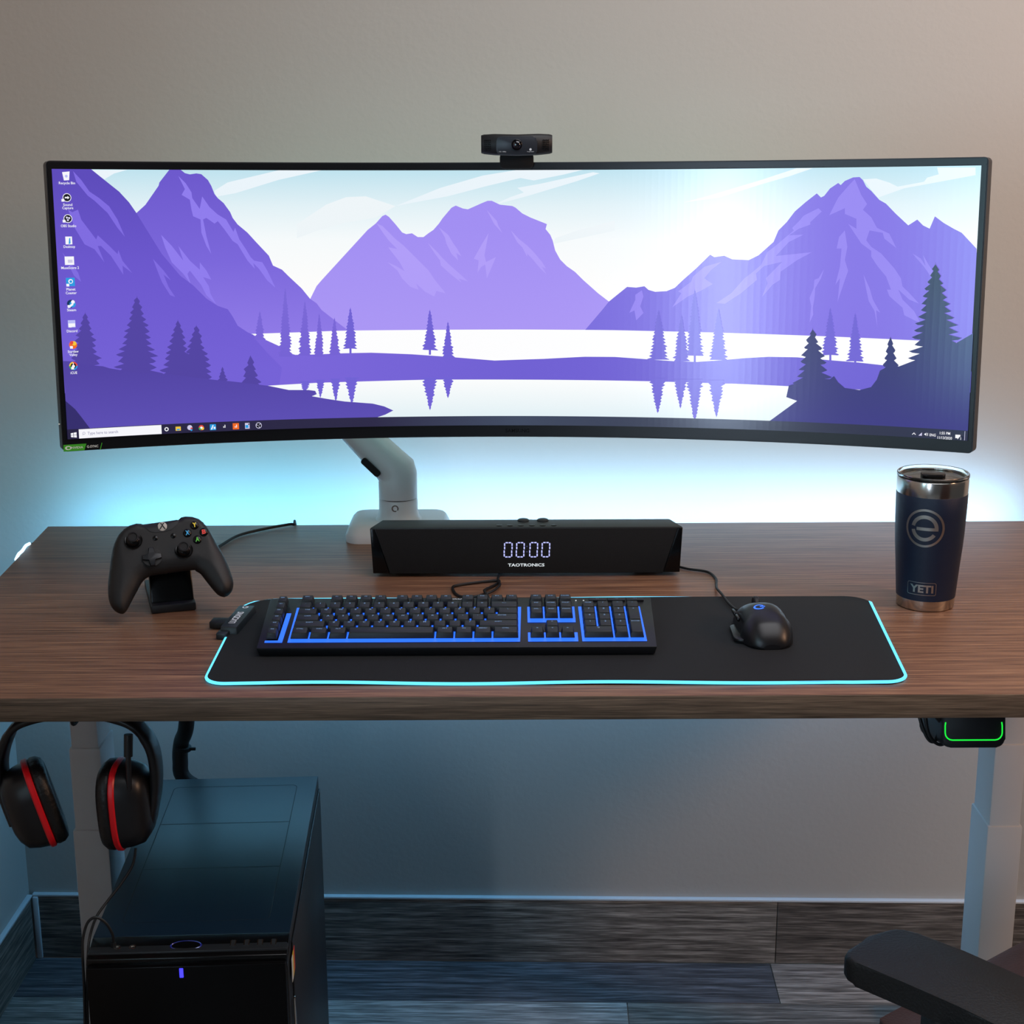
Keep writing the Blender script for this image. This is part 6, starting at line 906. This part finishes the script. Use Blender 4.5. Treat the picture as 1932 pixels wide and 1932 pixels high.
def cup(name, M, sgn, boom=False):
    c = bpy.data.objects.new(name, None); COL.objects.link(c); c.parent = hs; c.empty_display_size = .02
    c.location = M.translation; c.rotation_euler = M.to_3x3().to_euler()
    def ringy(x, a, z, p=2.8): return [(sgn * x, u, w) for u, w in superell(a, z, p, 44)]
    b = MB(); b.loft([ringy(-.034, .018, .026), ringy(-.031, .026, .036), ringy(-.024, .034, .046), ringy(-.012, .038, .0500), ringy(0, .040, .0520)], M_hs); b.build('cup_shell', c, ang=60)
    b = MB(); b.loft([ringy(-.0005, .0405, .0530), ringy(.001, .0418, .0545), ringy(.0055, .0418, .0545), ringy(.0070, .0405, .0530)], M_red); b.build('accent_ring', c)['label'] = 'red plastic ring'
    b = MB(); b.loft([ringy(.0065, .0395, .0515), ringy(.0105, .0412, .0535), ringy(.0170, .0405, .0530), ringy(.0225, .0365, .0490), ringy(.0245, .031, .0430), ringy(.0225, .025, .037), ringy(.012, .022, .034), ringy(.0085, .0215, .0335)], M_cush); b.build('ear_cushion', c, ang=80)
    return c
cup('ear_cup', Matrix.Translation((-.0560, -.006, -.006)) @ rot('Z', 22) @ rot('Y', -14) , 1)
b_right = cup('ear_cup', Matrix.Translation((.0500, -.006, -.006)) @ rot('Z', -2) @ rot('Y', -2), -1)
b = MB(); b.tube([(.066, -.030, .085), (.0655, -.034, .060), (.0650, -.036, .02), (.0650, -.036, -.035)], .0033, M_hs, n=10); b.tube([(.0665, -.0290, .092), (.0655, -.033, .066)], .0052, M_hs, n=10, sm=2); b.build('microphone_boom', hs)
hc = [(0.0577, 0.0000, -0.0677), (0.0551, -0.0100, -0.0851), (0.0435, -0.0250, -0.1024), (0.0304, -0.0400, -0.1166), (0.0201, -0.0550, -0.1292), (0.0139, -0.0650, -0.1479), (0.0142, -0.0800, -0.1635), (0.0156, -0.1000, -0.2001), (0.0122, -0.1000, -0.2633), (0.0097, -0.1020, -0.2620), (0.0131, -0.1020, -0.1989), (0.0142, -0.1000, -0.1517), (0.0149, -0.0950, -0.1327), (0.0203, -0.0900, -0.1164), (0.0300, -0.0880, -0.1114), (0.0400, -0.0860, -0.1201), (0.0460, -0.0845, -0.1348), (0.0462, -0.0835, -0.1464)]
b = MB(); b.tube(hc, .0017, M_rubber)
b.tube([hc[-1], tuple(Vector(hc[-1]) + Vector((0, 0.0, -.008))), tuple(Vector(hc[-1]) + Vector((0, .001, -.018)))], .0033, M_rubber, sm=2); b.build('cord', hs)
b = MB(); b.box((0, .028, -.002), (.03, .03, .004), M_matte, .001); b.tube([(0, .028, -.003), (0, .026, -.012), (0, .020, -.0212), (0, .012, -.0232), (0, -.012, -.0232), (0, -.0215, -.0190), (0, -.0225, -.013)], .0022, M_matte); b.build('headset_hook', desk, loc=dl(HX, HY, .822))

# ------------------------------------------------------------------ computer tower
PH = .55; PD = .484; PW = .2315
pc = thing('computer_tower', 'large dark blue-black computer tower on the floor under desk left', 'computer', (-.380, 1.599, 0), rotz=math.radians(2.6))
M_pc = mat('case_metal', '0a1f30', .36, spec=.5, bump=.06, bscale=2500)
M_front = mat('front_black', '040405', .3, spec=.2)
M_pcside = mat('case_side', '17191c', .42)
b = MB(); b.box((0, PD / 2 + .004, PH / 2 + .008), (PW, PD - .008, PH - .020), M_pcside, .002)
b.build('chassis', pc)
b = MB(); b.box((0, .039 + (PD - .039) / 2, PH - .001), (PW, PD - .039, .0045), M_pc, .0012)
b.build('top_cover', pc)
M_line = mat('groove_shadow', '05090d', .6)
b = MB()
def band_(pts, wdt=.0009): 
    for a, c in zip(pts, pts[1:]):
        a = Vector((*a, 0)); c = Vector((*c, 0)); d = (c - a).normalized(); n_ = Vector((-d.y, d.x, 0)) * wdt / 2
        b.faces([tuple(q + Vector((0, 0, PH + .00145))) for q in (a - n_, c - n_, c + n_, a + n_)], [(0, 1, 2, 3)], M_line)
rr = rrect(.176, .385, .008, 4); rr = [(x, y + .262) for x, y in rr]; band_(rr + rr[:1])
band_([(-.088, .335), (.088, .335)]); band_([(-.088, .205), (.088, .205)]); b.build('filter_panel', pc)
b = MB(); b.hexa([(-PW / 2, -.001, PH - .022), (PW / 2, -.001, PH - .022), (PW / 2, .039, PH - .012), (-PW / 2, .039, PH - .012), (-PW / 2, .0, PH - .006), (PW / 2, .0, PH - .006), (PW / 2, .0385, PH + .0012), (-PW / 2, .0385, PH + .0012)], M_gloss, .0012); b.build('control_strip', pc)
b = MB(); b.box((0, -.004, (PH - .010) / 2 + .004), (PW - .002, .010, PH - .022), M_front, .002); b.build('front_panel', pc)
def strip(x, y, up=0): s_ = (.0072) / .0385; return (x, y, PH - .006 + s_ * y + up)
sm_ = rot('X', math.degrees(math.atan(.0072 / .0385)))
M_ring = mat('button_ring', '6a6f86', .25, metal=1, emit='3a3cff', strength=.1)
b = MB(); E2 = superell(.0185, .0085, 2, 40); b.loft([[(x * k, y * k, z) for x, y in E2] for k, z in ((1.0, 0), (1.0, .0012), (.93, .0016), (.90, .0010))], M_ring, cap=False)
b.loft([[(x * k, y * k, z) for x, y in E2] for k, z in ((.92, 0), (.9, .0011), (.4, .0016))], M_gloss); o = b.build('power_button', pc, loc=strip(-.0035, .0190)); o.rotation_euler = sm_.to_euler(); o['label'] = 'oval glossy button with blue rim'
M_bl = mat('blue_lamp', '05051a', .3, emit='3a35ff', strength=2.2)
b = MB(); b.box((-.0055, -.0093, PH - .0205), (.0045, .0015, .0120), M_bl, .0006); b.build('power_light', pc)['label'] = 'glowing blue light bar'
for k in range(4):
    b = MB(); b.prism(rrect(.0068, .0150, .001, 3), 0, .0008, M_steel); b.box((0, .001, .0006), (.0042, .0125, .0012), M_matte); o = b.build('usb_port', pc, loc=strip(.0510 + .0255 * k * .62, .0190)); o.rotation_euler = sm_.to_euler()
for x in (-.0835, -.0655):
    b = MB(); b.lathe([(.0040, 0), (.0042, .0010), (.0024, .0012), (.0022, .0002), (.0001, .0002)], M_steel, n=24); o = b.build('audio_jack', pc, loc=strip(x, .0190)); o.rotation_euler = sm_.to_euler()
b = MB(); b.lathe([(.0020, 0), (.0020, .0006), (.0001, .0008)], M_black, n=16); o = b.build('reset_button', pc, loc=strip(-.0440, .0190)); o.rotation_euler = sm_.to_euler()
b = MB(); b.box((PW / 2 + .0012, PD / 2 + .02, PH / 2 + .004), (.0025, PD - .05, PH - .04), M_pcside, .001); b.box((PW / 2 + .003, .030, PH - .115), (.003, .006, .07), M_steel, .0012); b.build('side_panel', pc)
M_st = [mat('sticker_' + c, c, .5) for c in ('d8d8d0', 'd8b83a', 'c83a30')]
b = MB()
for k in range(3): b.box((PW / 2 + .0028, .026 + .012 * (2 - k) * .9, PH - .040 - .0 * k), (.0006, .0108, .030), M_st[2 - k])
b.build('sticker', pc)['label'] = 'small white, yellow and red sticker'
for sx in (-1, 1):
    for y in (.05, .43): b = MB(); b.cyl(.014, 0, .013, M_rubber, M=tr(sx * .085, y, 0), n=20); b.build('foot', pc)

# ------------------------------------------------------------------ cable sleeve behind the tower
cs = thing('cable_sleeve', 'thick black cable sleeve curving down behind the computer tower', 'cable', (-.52, 2.25, 0))
b = MB(); b.tube([(.030, -.03, .815), (.022, -.03, .70), (0.0132, -0.0200, 0.5789), (-0.0016, 0.0000, 0.5368), (-0.0051, 0.0000, 0.5054), (0.0006, 0.0000, 0.4737), (.05, .02, .42), (.09, .05, .30), (.10, .06, .10), (.12, .06, .014)], .0122, M_rubber, n=14)
b.build('sleeve', cs)
b = MB(); M_tie = M_matte; c0 = Vector((0.0003, 0.0000, 0.5270)); b.lathe([(.0132, -.003), (.0136, 0), (.0132, .003)], M_tie, M=Matrix.Translation(c0) @ rot('Y', 8), n=24); b.box((c0.x + .016, c0.y - .004, c0.z), (.010, .004, .005), M_tie, .001); b.build('cable_tie', cs)

# ------------------------------------------------------------------ light box under the desk
bx = thing('switch_box', 'black box with green light line mounted under desk front right', 'controller', (.541, 1.690, .8215))
M_gr = mat('green_light', '041a08', .4, emit='19e23c', strength=1.3)
b = MB(); b.box((0, .05, -.0035), (.072, .1, .007), M_matte, .001); b.box((0, .045, -.0135), (.060, .07, .016), M_matte, .001); b.build('mounting_bracket', bx)
b = MB(); b.prism(rrect(.0745, .048, .010, 6), -.05, .05, M_black, .003, M=tr(0, .042, -.0425) @ rot('X', 76)); b.build('box_body', bx, ang=50)
FM = tr(0, .042, -.0425) @ rot('X', 76)
b = MB(); hw, hh, r_ = .0335, .0150, .0085
path = [(-hw + .0006, .0060)] + [(-hw, .002), (-hw, -hh + r_)] + [(-hw + r_ - r_ * math.cos(t), -hh + r_ - r_ * math.sin(t)) for t in (.4, .8, 1.2, 1.57)] + [(-.008, -hh)] + [(.008, -hh)] + [(hw - r_ + r_ * math.sin(t), -hh + r_ - r_ * math.cos(t)) for t in (0, .4, .8, 1.2, 1.57)] + [(hw, .002), (hw - .0006, .0060)]
b.tube([(x, y, .0502) for x, y in path], .0008, M_gr, n=6, sm=0, M=FM); b.build('light_line', bx)['label'] = 'glowing green line'
M_bd = mat('status_dot', '081820', .4, emit='7fc8f0', strength=.8)
for x in (-.018, .0, .019):
    b = MB(); b.box((x, -.0232, .0475), (.0032, .0018, .0022), M_bd, M=FM); b.build('status_light', bx)
bc = thing('cable_loop', 'black cable loops hanging beside the green-lit control box', 'cable', (.495, 1.70, .822))
b = MB(); b.tube([(-.004, .02, -.002), (-.008, .0, -.016), (-.003, -.006, -.044), (.010, -.006, -.057), (.020, -.004, -.050), (.020, .004, -.022), (.012, .012, -.008), (.004, .02, -.002)], .0021, M_rubber)
b.tube([(-.010, .03, -.002), (-.012, .012, -.024), (-.002, .004, -.052), (.008, .004, -.056), (.013, .006, -.030), (.010, .018, -.012), (.018, .03, -.002)], .0021, M_rubber); b.tube([(.002, .0, -.008), (.006, -.004, -.020), (.012, -.002, -.028)], .0045, M_rubber, sm=3); b.build('cord', bc)

# ------------------------------------------------------------------ office chair
ch = thing('office_chair', 'dark office chair with padded black armrest in lower right corner', 'chair', (.724, 1.461, 0))
cfw = Vector((-.61, .792, 0)).normalized(); crt = Vector((cfw.y, -cfw.x, 0))
CM = Matrix(((crt.x, cfw.x, 0, 0), (crt.y, cfw.y, 0, 0), (0, 0, 1, 0), (0, 0, 0, 1)))   # local x right, y forward
b = MB(); b.prism(rrect(.50, .50, .05, 6), .415, .50, M_brown, .022, M=CM, seg=4); b.build('seat', ch, ang=60)
b = MB(); rings = []
for k in range(9):
    z = .56 + .62 * k / 8; y = -.25 - .10 * (k / 8) ** 1.3; wv = .23 - .05 * (k / 8) ** 2
    rings.append([(x, y + t - .05 * (x / .23) ** 2 * -.6, z) for x, t in superell(wv, .035, 4, 28)])
b.loft(rings, M_brown, M=CM); b.build('backrest', ch, ang=60)
b = MB(); b.box((0, -.27, .52), (.09, .02, .22), M_matte, .005, M=CM); b.box((0, -.12, .405), (.09, .30, .02), M_matte, .004, M=CM); b.build('back_bracket', ch)
arm_out = [(-0.4025, -0.1229), (-0.3973, -0.1132), (-0.3730, -0.0924), (-0.3499, -0.0772), (-0.3415, -0.0752), (-0.3333, -0.0763), (-0.3203, -0.0836), (-0.2858, -0.1200), (-0.2430, -0.1678), (-0.1989, -0.2222), (-0.1830, -0.2557), (-0.2013, -0.2914), (-0.2343, -0.3064), (-0.2595, -0.2870), (-0.2957, -0.2425), (-0.3181, -0.2162), (-0.3567, -0.1769), (-0.3950, -0.1404), (-0.4015, -0.1326)]
aw_ = [Vector((x, y, .70)) for x, y in arm_out]
b = MB(); b.prism([(v.x, v.y) for v in aw_], .674, .70, M_leather, .005, seg=3); armp = b.build('armrest', ch, ang=50)
cen = sum(aw_, Vector()) / len(aw_)
b = MB(); b.box((cen.x, cen.y, .668), (.05, .12, .014), M_matte, .003, M=None); b.hexa([(cen.x - .02, cen.y - .03, .40), (cen.x + .02, cen.y - .03, .40), (cen.x + .02, cen.y + .03, .40), (cen.x - .02, cen.y + .03, .40), (cen.x - .02, cen.y - .03, .665), (cen.x + .02, cen.y - .03, .665), (cen.x + .02, cen.y + .03, .665), (cen.x - .02, cen.y + .03, .665)], M_matte, .004); b.box((cen.x * .55, cen.y * .55, .405), (.05, .05, .02), M_matte, .003); b.tube([(cen.x, cen.y, .405), (cen.x * .5, cen.y * .5, .405)], .014, M_matte, sm=2); b.build('armrest_post', armp)
inv_ = CM.inverted()
b = MB()
loc_ = [inv_ @ v for v in aw_]
mir = [CM @ Vector((-v.x, v.y, v.z)) for v in loc_]; cm2 = CM @ Vector((-(inv_ @ cen).x, (inv_ @ cen).y, .70))
b.prism([(v.x, v.y) for v in mir][::-1], .674, .70, M_leather, .005, seg=3); a2 = b.build('armrest', ch, ang=50)
b = MB(); b.box((cm2.x, cm2.y, .535), (.04, .06, .27), M_matte, .004); b.tube([(cm2.x, cm2.y, .405), (cm2.x * .5, cm2.y * .5, .405)], .014, M_matte, sm=2); b.build('armrest_post', a2)
b = MB(); b.cyl(.028, .11, .41, M_gloss, n=24); b.cyl(.05, .38, .415, M_matte, n=24); b.build('gas_lift', ch)
for k in range(5):
    a = 2 * PI * k / 5 + .4; Mk = rot('Z', math.degrees(a))
    b = MB(); b.hexa([(0, -.03, .075), (.29, -.018, .062), (.29, .018, .062), (0, .03, .075), (0, -.03, .12), (.29, -.018, .085), (.29, .018, .085), (0, .03, .12)], M_matte, .004, M=Mk); leg_ = b.build('base_spoke', ch)
    b = MB(); b.cyl(.03, -.02, .02, M_rubber, M=Mk @ tr(.28, 0, .0301) @ rot('X', 90), n=24); b.build('caster', leg_)

# ------------------------------------------------------------------ light
def area(name, loc, target, sx, sy, power, col, spread=180):
    l = bpy.data.lights.new(name, 'AREA'); l.shape = 'RECTANGLE'; l.size = sx; l.size_y = sy; l.energy = power; l.color = lin(col); l.spread = math.radians(spread)
    o = bpy.data.objects.new(name, l); COL.objects.link(o); o.location = loc
    o.rotation_euler = (Vector(target) - Vector(loc)).to_track_quat('-Z', 'Y').to_euler(); return o
W_ = bpy.data.worlds.new('world'); S.world = W_; W_.use_nodes = True
W_.node_tree.nodes['Background'].inputs[0].default_value = (*lin('c0c6cc'), 1); W_.node_tree.nodes['Background'].inputs[1].default_value = .11
area('ceiling_lamp', (.75, 1.25, 2.75), (.7, 1.5, 0), 1.7, 1.5, 30, 'fafaff')
area('warm_lamp', (2.1, 1.1, 1.9), (.8, 2.5, 1.4), .28, .45, 20, 'ffc8a0')
# strip light along the rear desk edge, facing the wall
for i, (x0, x1, pw, c) in enumerate(((-.74, -.20, 1.2, '74c6ee'), (-.20, .84, 2.6, '9accf6'))):
    xm = (x0 + x1) / 2
    area('strip_light', (xm, 2.409, .840), (xm, 2.5, .850), x1 - x0, .010, pw, c)
    area('strip_underlight', (xm, 2.409, .820), (xm, 2.5, .62), x1 - x0, .010, 1.5 * (x1 - x0) / .54, '62b4ee')
area('left_strip_light', (-.765, 2.24, .842), (-1.2, 2.40, .87), .30, .008, .3, '6cc8f5')
area('monitor_glow', (0, 2.245, 1.24), (0, 2.6, 1.20), 1.0, .2, 1.1, 'a0e2d8')

# ------------------------------------------------------------------ camera
cd = bpy.data.cameras.new('camera'); cam = bpy.data.objects.new('camera', cd); COL.objects.link(cam)
cd.sensor_width = 36; cd.sensor_fit = 'HORIZONTAL'; cd.lens = 36 * 2900 / 1932; cd.clip_start = .05
P0, RO = math.radians(14.5), math.radians(.25)
fw = Vector((0, math.cos(P0), -math.sin(P0))); u0 = Vector((0, math.sin(P0), math.cos(P0))); r0 = Vector((1, 0, 0))
rv = r0 * math.cos(RO) - u0 * math.sin(RO); uv_ = r0 * math.sin(RO) + u0 * math.cos(RO)
cam.matrix_world = Matrix(((rv.x, uv_.x, -fw.x, 0), (rv.y, uv_.y, -fw.y, 0), (rv.z, uv_.z, -fw.z, 1.49), (0, 0, 0, 1)))
S.camera = cam
S.view_settings.view_transform = 'Standard'; S.view_settings.look = 'None'; S.view_settings.gamma = 1; S.view_settings.exposure = 0; S.view_settings.use_curve_mapping = False
